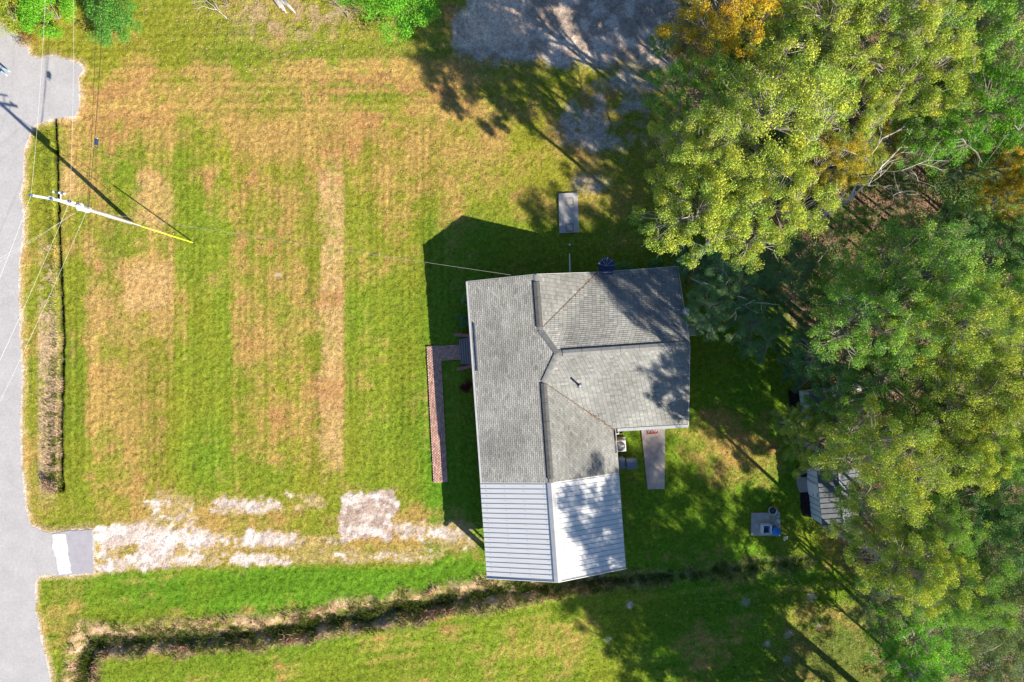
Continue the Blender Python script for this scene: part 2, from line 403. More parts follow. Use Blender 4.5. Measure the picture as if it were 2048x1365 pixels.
    g = 1.05 * sbox(x, y + wy, 186, 340, 1052, 1140, 14) - 0.75 * sell(x, y, 258, 1100, 34, 12, 0.7) - 0.5 * sell(x, y, 222, 1112, 22, 12, 0.7)
    g = g + 0.78 * sbox(x, y + wy, 340, 462, 1066, 1100, 14) + 0.86 * sbox(x, y + wy, 484, 592, 1062, 1096, 11) + 0.66 * sbox(x, y + wy, 345, 440, 1108, 1134, 12) + 0.84 * sbox(x, y + wy, 462, 566, 1108, 1130, 9)
    g = g + 0.80 * sbox(x, y, 428, 556, 998, 1027, 11) + 0.50 * sbox(x, y - 0.25 * (x - 340), 290, 400, 985, 1060, 20) + 0.44 * sbox(x, y, 585, 650, 985, 1022, 14)
    g = g + 0.36 * sbox(x, y + wy, 592, 700, 1066, 1100, 14) + 0.58 * sbox(x, y + wy, 785, 945, 1046, 1082, 14) + 0.46 * sbox(x, y + wy, 690, 870, 1100, 1124, 12) + 0.34 * sbox(x, y, 566, 700, 1104, 1130, 12) + 0.36 * sbox(x, y, 860, 965, 1075, 1105, 16)
    gm = ss(0.36, 0.80, np.clip(g, 0, 1.05) + ((f1 - 0.5) * 0.9 + (f2 - 0.5) * 0.75) * ss(0.03, 0.3, g))
    x, y = x0_, y0_
    halo = ss(0.12, 0.5, g); c = mixc(c, C3(0.46, 0.33, 0.15), 0.75 * halo)
    c = mixc(c, mixc(C3(0.52, 0.42, 0.36), C3(0.68, 0.60, 0.555), ss(0.4, 0.62, fbm(x / 20.0, y / 20.0, 63, 4))), gm); grass = grass * (1 - gm)
    pad = ss(0.42, 0.58, sbox(x + (n2 - .5) * 34 + (n1 - .5) * 24, y + (n2 - .5) * 30 + 0.08 * (x - 735), 676, 792, 982, 1084, 9))
    padn = fbm(x / 26.0, y / 14.0, 71, 4)
    c = mixc(c, mixc(C3(0.40, 0.30, 0.25), C3(0.68, 0.58, 0.53), ss(0.44, 0.66, padn)), pad * 0.95); grass = grass * (1 - pad)
    # bare yard at the top and the sandy spot under the tree
    d1 = ss(0.18, 0.80, sbox(x + (n1 - .5) * 90, y + (n2 - .5) * 50 + (n1 - .5) * 50, 930, 1420, -300, 125, 26) * (0.45 + 1.1 * n2))
    dn = fbm(x / 30.0, y / 22.0, 77, 4)
    cd = mixc(C3(0.36, 0.28, 0.22), C3(0.60, 0.49, 0.40), ss(0.35, 0.65, dn)); cd = mixc(cd, C3(0.72, 0.54, 0.40), 0.8 * sbox(x, y, 930, 1050, -50, 90, 20))  # pinkish left end; the sunlit patch there is put into its colour
    c = mixc(c, cd, d1); grass = grass * (1 - 0.93 * d1)
    d2 = ss(0.25, 0.75, sell(x + (n1 - .5) * 90, y + (n2 - .5) * 60, 1215, 255, 105, 80, 0.8) * (-0.25 + 1.7 * fbm(x / 30.0, y / 26.0, 79, 5)) + 0.8 * sell(x, y, 1180, 370, 45, 24, .5) * n2 + 0.9 * sell(x, y, 1300, 150, 90, 40, .5) * n1)
    c = mixc(c, C3(0.46, 0.40, 0.34), 0.9 * d2); grass = grass * (1 - 0.9 * d2)
    for (sx, sy, sr) in ((1490, 1206, 9), (1624, 1196, 9), (1577, 1271, 9), (1536, 1289, 8), (1577, 1324, 9), (1262, 1209, 8), (1216, 1281, 6), (556, 553, 5), (1640, 1252, 6)):
        q = sell(x + (n2 - .5) * 12, y + (n1 - .5) * 12, sx, sy, sr, sr * 0.9, 0.5)
        c = mixc(c, C3(0.48, 0.44, 0.38), 0.75 * q * (0.4 + 0.8 * n2)); grass = grass * (1 - 0.8 * q)
    # ditch banks
    d, s, fade = ditch_d(x, y)
    bn = fbm(x / 13.0, y / 9.0, 83, 4)
    bank = (1 - ss(22, 40, d + (bn - 0.5) * 26)) * fade
    cb = mixc(C3(0.20, 0.19, 0.05), C3(0.46, 0.29, 0.195), ss(0.36, 0.60, bn)); cb = mixc(cb, C3(0.56, 0.40, 0.29), ss(0.62, 0.75, bn) * 0.8)
    c = mixc(c, cb, bank * 0.92)
    c = mixc(c, mixc(C3(0.075, 0.10, 0.025), C3(0.20, 0.15, 0.085), ss(.4, .6, bn)), (1 - ss(4, 13, d)) * fade * 0.8)  # dark green bed, with the south bank's shade put into the colour
    # roadside gutter and its dry weeds
    gd, gs = pdist(x, y, GUTTER)
    w = sbox(x, y, 76, 112, 640, 985, 7, 40) * ss(0.32, 0.5, bn + 0.1)
    w = w + 0.8 * sbox(x, y, 78, 108, 480, 640, 10) * ss(0.5, 0.6, bn)
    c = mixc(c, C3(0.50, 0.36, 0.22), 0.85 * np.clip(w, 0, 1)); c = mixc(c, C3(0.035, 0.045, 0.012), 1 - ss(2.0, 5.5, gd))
    # forest floor
    fd, fs_ = pdist(x, y, FOREST); ins = inpoly(x, y, FOREST_POLY)
    sd = np.where(ins, fd, -fd) + (n1 - 0.5) * 80
    fm = ss(-25, 25, sd)
    cf = mixc(C3(0.16, 0.105, 0.07), C3(0.30, 0.185, 0.13), fbm(x / 25.0, y / 25.0, 87, 4)); cf = mixc(cf, C3(0.10, 0.14, 0.03), 0.7 * ss(0.5, 0.65, n1))
    c = mixc(c, cf, fm); grass = grass * (1 - 0.85 * fm)
    # thin leaf-strewn turf at the wood's edge
    tz = sell(x, y, 1700, 1330, 130, 90, 0.6) * 0.6; c = mixc(c, C3(0.13, 0.13, 0.045), tz); grass = grass * (1 - 0.4 * tz)
    b1 = sell(x, y, 585, 20, 120, 60, 0.6); c = mixc(c, C3(0.42, 0.29, 0.17), 0.7 * b1 * ss(.35, .6, n2))
    grass = np.where(inpoly(x, y, ROAD_POLY), 0.0, grass)
    return c, np.clip(grass, 0, 1)

def axis(lo, hi, step, far):
    core = np.arange(lo, hi + 1e-6, step)
    out = []; d = step; p = hi
    while p < far: d *= 1.5; p += d; out.append(p)
    inn = []; d = step; p = lo
    while p > -far: d *= 1.5; p -= d; inn.append(p)
    return np.concatenate([np.array(inn[::-1]), core, np.array(out)])
gx = axis(-42.0, 42.0, 0.145, 900.0); gy = axis(-29.0, 29.0, 0.145, 900.0)
GX, GY = np.meshgrid(gx, gy)
PX, PY = GX / S0 + 1024.0, 682.5 - GY / S0
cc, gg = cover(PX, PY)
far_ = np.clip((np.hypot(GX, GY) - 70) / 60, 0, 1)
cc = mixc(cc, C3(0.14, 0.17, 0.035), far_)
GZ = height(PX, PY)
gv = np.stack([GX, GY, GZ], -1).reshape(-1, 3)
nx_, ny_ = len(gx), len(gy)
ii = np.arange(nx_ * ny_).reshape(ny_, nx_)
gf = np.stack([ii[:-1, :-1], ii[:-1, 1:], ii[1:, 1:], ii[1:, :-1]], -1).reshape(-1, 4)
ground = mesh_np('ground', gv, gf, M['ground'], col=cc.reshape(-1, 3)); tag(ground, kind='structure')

# ------------------------------------------------------------------ road, apron
def flat_poly(name, pts, z, m, jitter=0.0, step=6.0, kind=None, seed=3, thick=0.0):
    r = random.Random(seed); out = []
    n = len(pts)
    for i in range(n):
        a, b = pts[i], pts[(i + 1) % n]; L = math.hypot(b[0] - a[0], b[1] - a[1]); k = max(1, int(L / step)) if (jitter and L < 500) else 1
        for t in range(k):
            q = t / k; out.append((a[0] + (b[0] - a[0]) * q + r.uniform(-jitter, jitter), a[1] + (b[1] - a[1]) * q + r.uniform(-jitter, jitter)))
    bm = bmesh.new(); vs = [bm.verts.new(P(x, y, 0) + Vector((0, 0, z))) for x, y in out]
    f = bm.faces.new(vs)
    if f.normal.z < 0: bmesh.ops.reverse_faces(bm, faces=[f])
    bm.normal_update()
    if f.normal.z < 0: bmesh.ops.reverse_faces(bm, faces=[f])
    if thick:
        ret = bmesh.ops.extrude_face_region(bm, geom=[f]); vv = [g for g in ret['geom'] if isinstance(g, bmesh.types.BMVert)]
        bmesh.ops.translate(bm, verts=vv, vec=(0, 0, -thick))
        bmesh.ops.recalc_face_normals(bm, faces=bm.faces)
    bmesh.ops.triangulate(bm, faces=bm.faces)
    me = bpy.data.meshes.new(name); bm.to_mesh(me); bm.free(); me.materials.append(m)
    o = bpy.data.objects.new(name, me); COL.objects.link(o)
    if kind: tag(o, kind=kind)
    return o
flat_poly('road', ROAD_EDGE + [(-1500, 1700), (-1500, -300)], 0.020, M['road'], 1.6, 7, 'structure')
flat_poly('driveway_apron', [(106, 1067), (137, 1062), (184, 1060), (187, 1146), (138, 1150), (116, 1152)], 0.026, M['patch'], 0.8, 6, 'structure', 5)
flat_poly('concrete_strip', [(104, 1069), (131, 1067), (135, 1085), (137, 1108), (144, 1146), (118, 1151), (113, 1120), (106, 1095)], 0.034, M['conc_white'], 1.3, 5, 'structure', 6)

# ------------------------------------------------------------------ house frame of reference
HA = math.radians(4.1)
HO = P(938, 571)                                     # north-west corner of the eaves, on the ground
def HW(u, v, z=0.0):
    return Vector((HO.x + u * math.cos(HA) - v * math.sin(HA), HO.y + u * math.sin(HA) + v * math.cos(HA), z))
ZE, MS = 3.0, 0.36
RU = 5.05; EU = 10.1; ZR = ZE + MS * RU
VS_ = -14.74; VC = -21.75
AP = (6.13, -5.64, ZE + MS * 6.13)
JN = (RU, -3.91, ZR); JS = (RU, -7.62, ZR)
RE = (15.4, -5.68, AP[2]); NE = (15.5, 0.0, ZE); SE = (15.45, -11.62, ZE)
VB = (9.6, 0.0, ZE); IC = (9.95, -11.5, ZE)
NWc = (0, 0, ZE); SWc = (0, VS_, ZE); R0 = (RU, 0, ZR); R1 = (RU, VS_, ZR); SEm = (EU, VS_, ZE)
SLOPES = {
    'west': dict(tris=[(NWc, R0, JN), (NWc, JN, AP), (NWc, AP, SWc), (AP, JS, SWc), (JS, R1, SWc)], poly=[NWc, R0, JN, AP, JS, R1, SWc], axis='u', e0=0.0, sign=1),
    'east_north': dict(tris=[(R0, VB, JN)], poly=[R0, VB, JN], axis='u', e0=EU, sign=-1),
    'east_south': dict(tris=[(JS, IC, SEm), (JS, SEm, R1)], poly=[JS, IC, SEm, R1], axis='u', e0=EU, sign=-1),
    'north': dict(tris=[(VB, AP, JN), (VB, RE, AP), (VB, NE, RE)], poly=[VB, NE, RE, AP, JN], axis='v', e0=0.0, sign=-1),
    'south': dict(tris=[(JS, AP, IC), (AP, RE, IC), (RE, SE, IC)], poly=[JS, AP, RE, SE, IC], axis='v', e0=-11.6, sign=1),
}
def tri_z(tris, u, v):
    best = None; bm_ = -1e9
    for a, b, c in tris:
        d = (b[1] - c[1]) * (a[0] - c[0]) + (c[0] - b[0]) * (a[1] - c[1])
        if abs(d) < 1e-9: continue
        l1 = ((b[1] - c[1]) * (u - c[0]) + (c[0] - b[0]) * (v - c[1])) / d
        l2 = ((c[1] - a[1]) * (u - c[0]) + (a[0] - c[0]) * (v - c[1])) / d
        l3 = 1 - l1 - l2; m = min(l1, l2, l3)
        if m > bm_: bm_ = m; best = l1 * a[2] + l2 * b[2] + l3 * c[2]
    return best

house = empty('house', HO, 0.0, 'single-storey brick house with grey shingle roof in the middle of the lawn', 'house')
def hl(p): return Vector(p) - HO                      # world -> house local (the empty is not rotated)
def hp(u, v, z): return hl(HW(u, v, z))

# walls: an L plan set back from the eaves
def wall_mesh():
    mb = MB(); i = 0.42
    plan = [(i, -i), (NE[0] - i, -i), (SE[0] - i, SE[1] + i), (EU - i, SE[1] + i), (EU - i, VS_ + 0.02), (i, VS_ + 0.02)]
    n = len(plan)
    for k in range(n):
        a, b = plan[k], plan[(k + 1) % n]
        mb.face([hp(a[0], a[1], -0.2), hp(b[0], b[1], -0.2), hp(b[0], b[1], ZE - 0.12), hp(a[0], a[1], ZE - 0.12)])
    # gable triangles (north end of the main ridge, south end, east end of the wing)
    mb.face([hp(i, -i, ZE - 0.12), hp(EU - i, -i, ZE - 0.12), hp(RU, -i, ZR - 0.25)])
    mb.face([hp(i, VS_ + 0.02, ZE - 0.12), hp(EU - i, VS_ + 0.02, ZE - 0.12), hp(RU, VS_ + 0.02, ZR - 0.25)])
    mb.face([hp(NE[0] - i, -i, ZE - 0.12), hp(SE[0] - i, SE[1] + i, ZE - 0.12), hp(RE[0] - i, RE[1], RE[2] - 0.25)])
    return mb
wall = wall_mesh().build('wall', M['brickwall'], house)
def window(u, v, face, w=1.1, h=1.3, z=1.6):
    rz = HA + {'w': math.pi / 2, 'e': math.pi / 2, 'n': 0, 's': 0}[face]
    du, dv = {'w': (-1, 0), 'e': (1, 0), 'n': (0, 1), 's': (0, -1)}[face]
    fr = MB(); c = hp(u + du * 0.03, v + dv * 0.03, z)
    ax = Vector((math.cos(rz), math.sin(rz), 0))
    for s in (-1, 1):
        fr.box(c + ax * (s * w / 2), (0.07, 0.08, h + 0.07), rz); fr.box(c + Vector((0, 0, s * h / 2)), (w - 0.07, 0.08, 0.07), rz)
    fr.box(c, (w - 0.07, 0.05, 0.04), rz)
    f = fr.build('window', M['white'], house)
    MB().box(c, (w - 0.06, 0.03, h - 0.06), rz).build('pane', M['glass'], f)
for v in (-2.2, -4.4, -9.5, -12.3): window(0.42, v, 'w')
for u in (2.6, 7.4, 12.4): window(u, -0.42, 'n')
for v in (-3.0, -8.8): window(15.05, v, 'e')
window(14.0, -11.2, 's')
# doors
for (u, v, rz) in ((0.40, -6.9, math.pi / 2), (12.4, -11.22, 0.0)):
    d = MB().box(hp(u, v, 1.15), (1.0, 0.08, 2.1), HA + rz).build('door', M['white'], house)
    MB().box(hp(u, v, 1.1) + Vector((-0.05, 0.3, 0)), (0.1, 0.06, 0.12), HA + rz).build('door_handle', M['grey_metal'], d)

# roof deck under the shingles, with its edges
deck = MB()
for s in SLOPES.values():
    for t in s['tris']:
        deck.face([hp(p[0], p[1], p[2] - 0.03) for p in t]); deck.face([hp(p[0], p[1], p[2] - 0.14) for p in reversed(t)])
roof = deck.build('roof', M['underlay'], house)
def edge_board(a, b, name='fascia', m='fascia', w=0.035, h=0.17, dz=-0.085, parent=roof):
    return MB().beam(hp(a[0], a[1], a[2] + dz), hp(b[0], b[1], b[2] + dz), w, h).build(name, M[m], parent)
e = 0.03
edge_board((-e, 0.02, ZE), (-e, VS_, ZE)); edge_board((-e, e, ZE), (RU, e, ZR)); edge_board((RU, e, ZR), (VB[0], e, ZE))
edge_board((VB[0], e, ZE), (NE[0] + e, e, ZE)); edge_board((NE[0] + e, 0.0, ZE), (RE[0] + e, RE[1], RE[2])); edge_board((RE[0] + e, RE[1], RE[2]), (SE[0] + e, SE[1], ZE))
edge_board((SE[0] + e, SE[1] - e, ZE), (IC[0] + 0.1, IC[1] - e, ZE)); edge_board((EU + e, IC[1], ZE), (EU + e, VS_, ZE))
# drip-edge strips seen along the west eave
MB().beam(hp(0.04, 0.0, ZE + 0.03), hp(0.04, VS_, ZE + 0.03), 0.16, 0.03).build('drip_edge', M['metal_cap'], roof)
for sfx in ((0.2, 0.42), ):
    so = MB()
    so.face([hp(0.0, 0, ZE - 0.15), hp(0.42, 0, ZE - 0.15), hp(0.42, VS_, ZE - 0.15), hp(0.0, VS_, ZE - 0.15)])
    so.build('soffit', M['soffit'], roof)

def interval(poly, axis, t):
    """extent of the polygon across the course at t"""
    xs = []
    n = len(poly); a_ = 0 if axis == 'u' else 1; b_ = 1 - a_
    for i in range(n):
        p, q = poly[i], poly[(i + 1) % n]
        if (p[a_] - t) * (q[a_] - t) < 0:
            k = (t - p[a_]) / (q[a_] - p[a_]); xs.append(p[b_] + (q[b_] - p[b_]) * k)
    xs.sort(); return [(xs[i], xs[i + 1]) for i in range(0, len(xs) - 1, 2)]

def shingles(name, s, seed):
    r = random.Random(seed); V, F, Cc = [], [], []
    a_ = 0 if s['axis'] == 'u' else 1
    ts = [p[a_] for p in s['poly']]; lo, hi = min(ts), max(ts)
    EXP, TAB, TH = 0.142, 0.30, 0.018
    ncourse = int((hi - lo) / EXP) + 1
    for k in range(ncourse):
        if s['sign'] > 0: t0 = lo + k * EXP; t1 = t0 + EXP * 1.25
        else: t0 = hi - k * EXP; t1 = t0 - EXP * 1.25
        tm = t0 + (EXP * 0.5 if s['sign'] > 0 else -EXP * 0.5)
        crow = r.uniform(0.97, 1.03)
        for (x0, x1) in interval(s['poly'], s['axis'], tm):
            x = x0 - (k % 2) * TAB * 0.5 - r.uniform(0, 0.05)
            while x < x1:
                a, b = max(x, x0) + 0.007, min(x + TAB, x1) - 0.007; x += TAB
                if b - a < 0.03: continue
                pts = []
                for (t, xx, top) in ((t0, a, 1), (t0, b, 1), (t1, b, 0), (t1, a, 0)):
                    uv = (t, xx) if a_ == 0 else (xx, t)
                    z = tri_z(s['tris'], *uv); pts.append((uv[0], uv[1], z + (TH if top else 0.0)))
                n = len(V)
                jz = r.uniform(0, 0.006)
                for p in pts: V.append(tuple(hp(p[0], p[1], p[2] + jz)))
                for p in pts[:2]: V.append(tuple(hp(p[0], p[1], p[2] - TH - 0.01)))
                up = (pts[1][0] - pts[0][0]) * (pts[2][1] - pts[1][1]) - (pts[1][1] - pts[0][1]) * (pts[2][0] - pts[1][0])
                q = [n, n + 1, n + 2, n + 3]
                F.append(tuple(q if up > 0 else q[::-1])); F.append((n, n + 4, n + 5, n + 1))
                g = r.gauss(1.0, 0.10) * crow
                if r.random() < 0.06: g *= 0.88
                uc, vc = (tm, (a + b) / 2) if a_ == 0 else ((a + b) / 2, tm)
                st = float(fbm(np.array(uc * 0.55), np.array(vc * 0.35), 55, 3)); g *= 0.66 + 0.68 * st
                warm = 0.5 + 0.5 * float(vn(np.array(uc * 0.8), np.array(vc * 0.8), 57))
                base = (0.232 * g, 0.231 * g, 0.229 * g * (1 - 0.05 * warm))
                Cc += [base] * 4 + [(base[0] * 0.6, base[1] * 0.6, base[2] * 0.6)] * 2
    o = mesh_np(name, np.array(V), np.array(F), M['shingle'], roof, np.array(Cc))
    tag(o, kind='stuff'); return o
for i, (nm, s) in enumerate(SLOPES.items()): shingles('shingles', s, 20 + i)

def cap_run(a, b, w=0.34, lift=0.03, name='ridge_cap', seed=1, tone=1.0, drop=0.07):
    """ridge or hip shingles: overlapping saddle pieces"""
    r = random.Random(seed); a, b = Vector(a), Vector(b); L = (b - a).length; n = max(2, int(L / 0.2))
    d = (b - a).normalized(); side = d.cross(Vector((0, 0, 1))).normalized()
    V, F, Cc = [], [], []
    for i in range(n):
        p = a.lerp(b, i / n); q = a.lerp(b, (i + 1.2) / n if i < n - 1 else 1.0)
        g = r.gauss(1, 0.09) * tone; c = (0.215 * g, 0.21 * g, 0.20 * g); k = len(V)
        for pt, l in ((p, lift), (q, lift + 0.018)):
            for sx in (-w / 2, 0, w / 2):
                V.append(tuple(hp(pt.x + side.x * sx, pt.y + side.y * sx, pt.z + l - (drop if sx else 0)))); Cc.append(c)
        F += [(k, k + 1, k + 4, k + 3), (k + 1, k + 2, k + 5, k + 4)]
    return mesh_np(name, np.array(V), np.array(F), M['shingle'], roof, np.array(Cc))
cap_run(R0, JN, seed=1); cap_run(JN, AP, seed=2, w=0.40, lift=0.035, drop=0.05); cap_run(AP, JS, seed=3, w=0.40, lift=0.035, drop=0.05); cap_run(JS, R1, seed=4)
cap_run(AP, RE, seed=5, w=0.5, drop=0.10)
def ridge_vent(a, b, w=0.44):
    mb = MB(); a, b = Vector(a), Vector(b); n = max(3, int((b - a).length / 1.2)); d = (b - a).normalized(); sd = d.cross(Vector((0, 0, 1))).normalized()
    for i in range(n):
        p = a.lerp(b, i / n); q = a.lerp(b, (i + 0.985) / n)
        pr = [(-w / 2, -0.10), (-w / 2, -0.035), (0, 0.03), (w / 2, -0.035), (w / 2, -0.10)]
        ring = [[hp(x.x + sd.x * k, x.y + sd.y * k, x.z + z) for k, z in pr] for x in (p, q)]
        for j in range(4): mb.face([ring[0][j], ring[0][j + 1], ring[1][j + 1], ring[1][j]])
        mb.face(ring[0]); mb.face(ring[1][::-1])
    return mb.build('ridge_vent', M['vent'], roof)
ridge_vent((RU, -0.5, ZR + 0.05), (RU, -3.75, ZR + 0.05)); ridge_vent((RU, -7.7, ZR + 0.05), (RU, VS_ + 0.25, ZR + 0.05), 0.42); 
rv = ridge_vent((6.5, -5.66, AP[2] + 0.05), (14.6, -5.69, AP[2] + 0.05), 0.44)
rv.data = rv.data.copy(); rv.data.materials.clear(); rv.data.materials.append(mat('grey_ridge_vent', (0.24, 0.235, 0.225), 0.9, 0.2, 3))
# valleys with a few caught leaves
for a, b in ((VB, JN), (IC, JS)):
    MB().beam(hp(a[0], a[1], a[2] + 0.03), hp(b[0], b[1], b[2] + 0.03), 0.05, 0.016).build('valley', M['valley'], roof)
deb = MB(); r = random.Random(4)
for k in range(70):
    a, b = (IC, JS) if k < 45 else (VB, JN); t = abs(r.gauss(0.0, 0.33)) % 1 if k >= 45 else min(0.95, abs(r.gauss(0.25, 0.22)))
    p = hp(a[0] + (b[0] - a[0]) * t + r.gauss(0, .06), a[1] + (b[1] - a[1]) * t + r.gauss(0, .06), a[2] + (b[2] - a[2]) * t + 0.06)
    deb.box(p, (0.07, 0.04, 0.012), r.uniform(0, 6))
deb = deb.build('caught_leaves', M['caught'], roof); tag(deb, kind='stuff')
# rain diverter over the front steps
MB().beam(hp(0.36, -3.1, ZE + 0.18), hp(0.36, -6.6, ZE + 0.18), 0.05, 0.10).build('rain_diverter', M['dark_metal'], roof)
MB().beam(hp(0.30, -3.1, ZE + 0.145), hp(0.30, -6.6, ZE + 0.145), 0.07, 0.03).build('diverter_flange', M['fascia'], roof)
# plumbing vent pipe
def local_uv(px, py, z):
    p = P(px, py, z) - HO; return (p.x * math.cos(HA) + p.y * math.sin(HA), -p.x * math.sin(HA) + p.y * math.cos(HA))
u, v = local_uv(1159, 772, 4.5); zz = tri_z(SLOPES['south']['tris'], u, v)
MB().box(hp(u, v, zz + 0.045), (0.34, 0.34, 0.02), HA, math.atan(MS)).build('pipe_flashing', M['dark_metal'], roof)
MB().tube([hp(u, v, zz), hp(u, v, zz + 0.80)], 0.075, 10).build('vent_pipe', M['dark_metal'], roof)
MB().tube([hp(u, v, zz + 0.80), hp(u, v, zz + 0.82)], 0.085, 10).build('pipe_collar', M['fascia'], roof)
# gutters on the wing's south eave and inner corner
MB().beam(hp(IC[0] + 0.3, -11.60, ZE + 0.02), hp(15.45, -11.68, ZE + 0.02), 0.22, 0.10).build('gutter', M['metal_cap'], roof)
MB().tube([hp(EU - 0.02, -11.9, ZE - 0.02), hp(EU + 0.25, -11.9, ZE - 0.1), hp(EU + 0.25, -11.55, ZE - 0.2)], 0.035, 6).build('downspout_elbow', M['white'], roof)
# small lean-to awning on the east wall
aw = MB(); a0 = [(15.2, -4.25, 2.95), (16.55, -4.25, 2.60), (16.55, -5.05, 2.60), (15.2, -5.05, 2.95)]
aw.face([hp(*p) for p in a0]); aw.face([hp(p[0], p[1], p[2] - 0.05) for p in reversed(a0)])
for i in range(4): aw.face([hp(*a0[i]), hp(a0[i][0], a0[i][1], a0[i][2] - .05), hp(a0[(i + 1) % 4][0], a0[(i + 1) % 4][1], a0[(i + 1) % 4][2] - .05), hp(*a0[(i + 1) % 4])])
awn = aw.build('awning', M['grey_metal'], house)
MB().beam(hp(15.3, -5.09, 2.92), hp(16.6, -5.09, 2.59), 0.05, 0.06).build('awning_trim', M['white'], awn)

# ------------------------------------------------------------------ carport with ribbed metal roof
cpo = HW(0, VS_, 0)
carport = empty('carport', cpo, 0, 'open carport with white ribbed metal gable roof at the south end of the house', 'carport')
def cp(u, v, z): return HW(u, v, z) - cpo
zc = ZE - 0.05
for side, (u0, u1) in enumerate(((-0.06, RU), (EU + 0.06, RU))):
    z0 = zc - MS * 0.06; z1 = zc + MS * RU
    mb = MB(); v0, v1 = VS_ + 0.02, VC
    top = [cp(u0, v0, z0), cp(u0, v1, z0), cp(u1, v1, z1), cp(u1, v0, z1)]
    if side: top = top[::-1]
    mb.face(top); mb.face([p - Vector((0, 0, 0.03)) for p in reversed(top)])
    for i in range(4): mb.face([top[i], top[i] - Vector((0, 0, .03)), top[(i + 1) % 4] - Vector((0, 0, .03)), top[(i + 1) % 4]])
    pan = mb.build('roof_panel', M['metal_roof'], carport)
    nr = 20
    for k in range(nr):
        vv = v0 - 0.14 - (v0 - v1 - 0.22) * k / (nr - 1)
        MB().beam(cp(u0, vv, z0 + 0.008), cp(u1 - (0.15 if not side else -0.15), vv, z1 + 0.008 - 0.15 * MS), 0.036, 0.03).build('rib', M['metal_rib'], pan)
    sc = MB(); r = random.Random(9 + side)
    for fr in (0.08, 0.35, 0.62, 0.9):
        for k in range(nr):
            vv = v0 - 0.2 - (v0 - v1 - 0.3) * k / (nr - 1); uu = u0 + (u1 - u0) * fr; z = z0 + (z1 - z0) * fr
            if r.random() < 0.8: sc.box(cp(uu, vv - 0.1, z + 0.012), (0.028, 0.028, 0.022), HA)
    sc = sc.build('screws', M['screw'], pan); tag(sc, kind='stuff')
cap = MB(); w = 0.27
for s in (-1, 1):
    q = [cp(RU, VS_, zc + MS * RU + 0.085), cp(RU, VC - 0.02, zc + MS * RU + 0.085), cp(RU + s * w, VC - 0.02, zc + MS * (RU - w) + 0.075), cp(RU + s * w, VS_, zc + MS * (RU - w) + 0.075)]
    cap.face(q if s > 0 else q[::-1])
    cap.face([q[3], q[2], q[2] - Vector((0, 0, .06)), q[3] - Vector((0, 0, .06))])
cap.build('ridge_flashing', M['metal_cap'], carport)
MB().beam(cp(-0.1, VC - 0.03, zc - 0.03), cp(RU, VC - 0.03, zc + MS * RU - 0.02), 0.04, 0.16).build('rake_trim', M['white'], carport)
MB().beam(cp(RU, VC - 0.03, zc + MS * RU - 0.02), cp(EU + 0.1, VC - 0.03, zc - 0.03), 0.04, 0.16).build('rake_trim', M['white'], carport)
# gable infill dropped to door-head height, posts, side beams
vg = VC + 0.45
gab = MB()
for dv in (0.0, 0.06):
    pts = [cp(0.45, vg + dv, 2.05), cp(EU - 0.45, vg + dv, 2.05), cp(EU - 0.45, vg + dv, zc + 0.08), cp(RU, vg + dv, zc + MS * RU - 0.08), cp(0.45, vg + dv, zc + 0.08)]
    gab.face(pts if dv == 0 else pts[::-1])
gab.face([cp(0.45, vg, 2.05), cp(0.45, vg + .06, 2.05), cp(EU - .45, vg + .06, 2.05), cp(EU - .45, vg, 2.05)])
gab.build('gable_panel', M['white'], carport)
for (uu, vv, ww) in ((0.48, vg + 0.12, 0.30), (1.12, vg + 0.14, 0.11), (EU - 0.5, vg + 0.12, 0.2), (EU - 0.5, -18.0, 0.2)):
    MB().box(cp(uu, vv, (zc - 0.12) / 2), (ww, ww, zc - 0.12), HA).build('post', M['white'], carport)
MB().beam(cp(0.40, VS_, zc - 0.02), cp(0.40, vg, zc - 0.02), 0.12, 0.2).build('beam', M['white'], carport)
MB().beam(cp(EU - 0.40, VS_, zc - 0.02), cp(EU - 0.40, vg, zc - 0.02), 0.12, 0.2).build('beam', M['white'], carport)
MB().box(cp(EU / 2, (VS_ + VC) / 2, 0.02), (EU - 0.8, abs(VC - VS_) - 0.6, 0.10), HA).build('floor_slab', M['conc'], carport)

# ------------------------------------------------------------------ brick path and front steps
def brick_field(name, rects, seed, parent=None, z=0.035, kind='structure'):
    """herringbone-ish running bond between given corners; each brick its own block"""
    r = random.Random(seed); V, F, Cc = [], [], []
    for (o, ex, ey, L, W) in rects:
        nrow = int(W / 0.105); ncol = int(L / 0.21) + 1
        for j in range(nrow):
            for i in range(-1, ncol):
                a = i * 0.21 + (j % 2) * 0.105 + 0.006; b = a + 0.198
                a, b = max(a, 0), min(b, L)
                if b - a < 0.04: continue
                c, d = j * (W / nrow) + 0.005, (j + 1) * (W / nrow) - 0.005
                h = z + r.uniform(-0.004, 0.006); n = len(V)
                for (x, y) in ((a, c), (b, c), (b, d), (a, d)):
                    p = o + ex * x + ey * y; V.append((p.x, p.y, h))
                for (x, y) in ((a, c), (b, c), (b, d), (a, d)):
                    p = o + ex * x + ey * y; V.append((p.x, p.y, 0.0))
                F += [(n, n + 1, n + 2, n + 3), (n + 4, n + 5, n + 1, n), (n + 5, n + 6, n + 2, n + 1), (n + 6, n + 7, n + 3, n + 2), (n + 7, n + 4, n, n + 3)]
                g = r.gauss(1, 0.16); wv = r.random()
                Cc += [(0.52 * g, (0.28 + 0.06 * wv) * g, (0.22 + 0.05 * wv) * g)] * 8
    return V, F, Cc
def walk(a, b, w):                                      # centre line a->b
    a, b = Vector(a), Vector(b); ex = (b - a).normalized(); ey = Vector((-ex.y, ex.x, 0)); return (a - ey * (w / 2), ex, ey, (b - a).length, w)
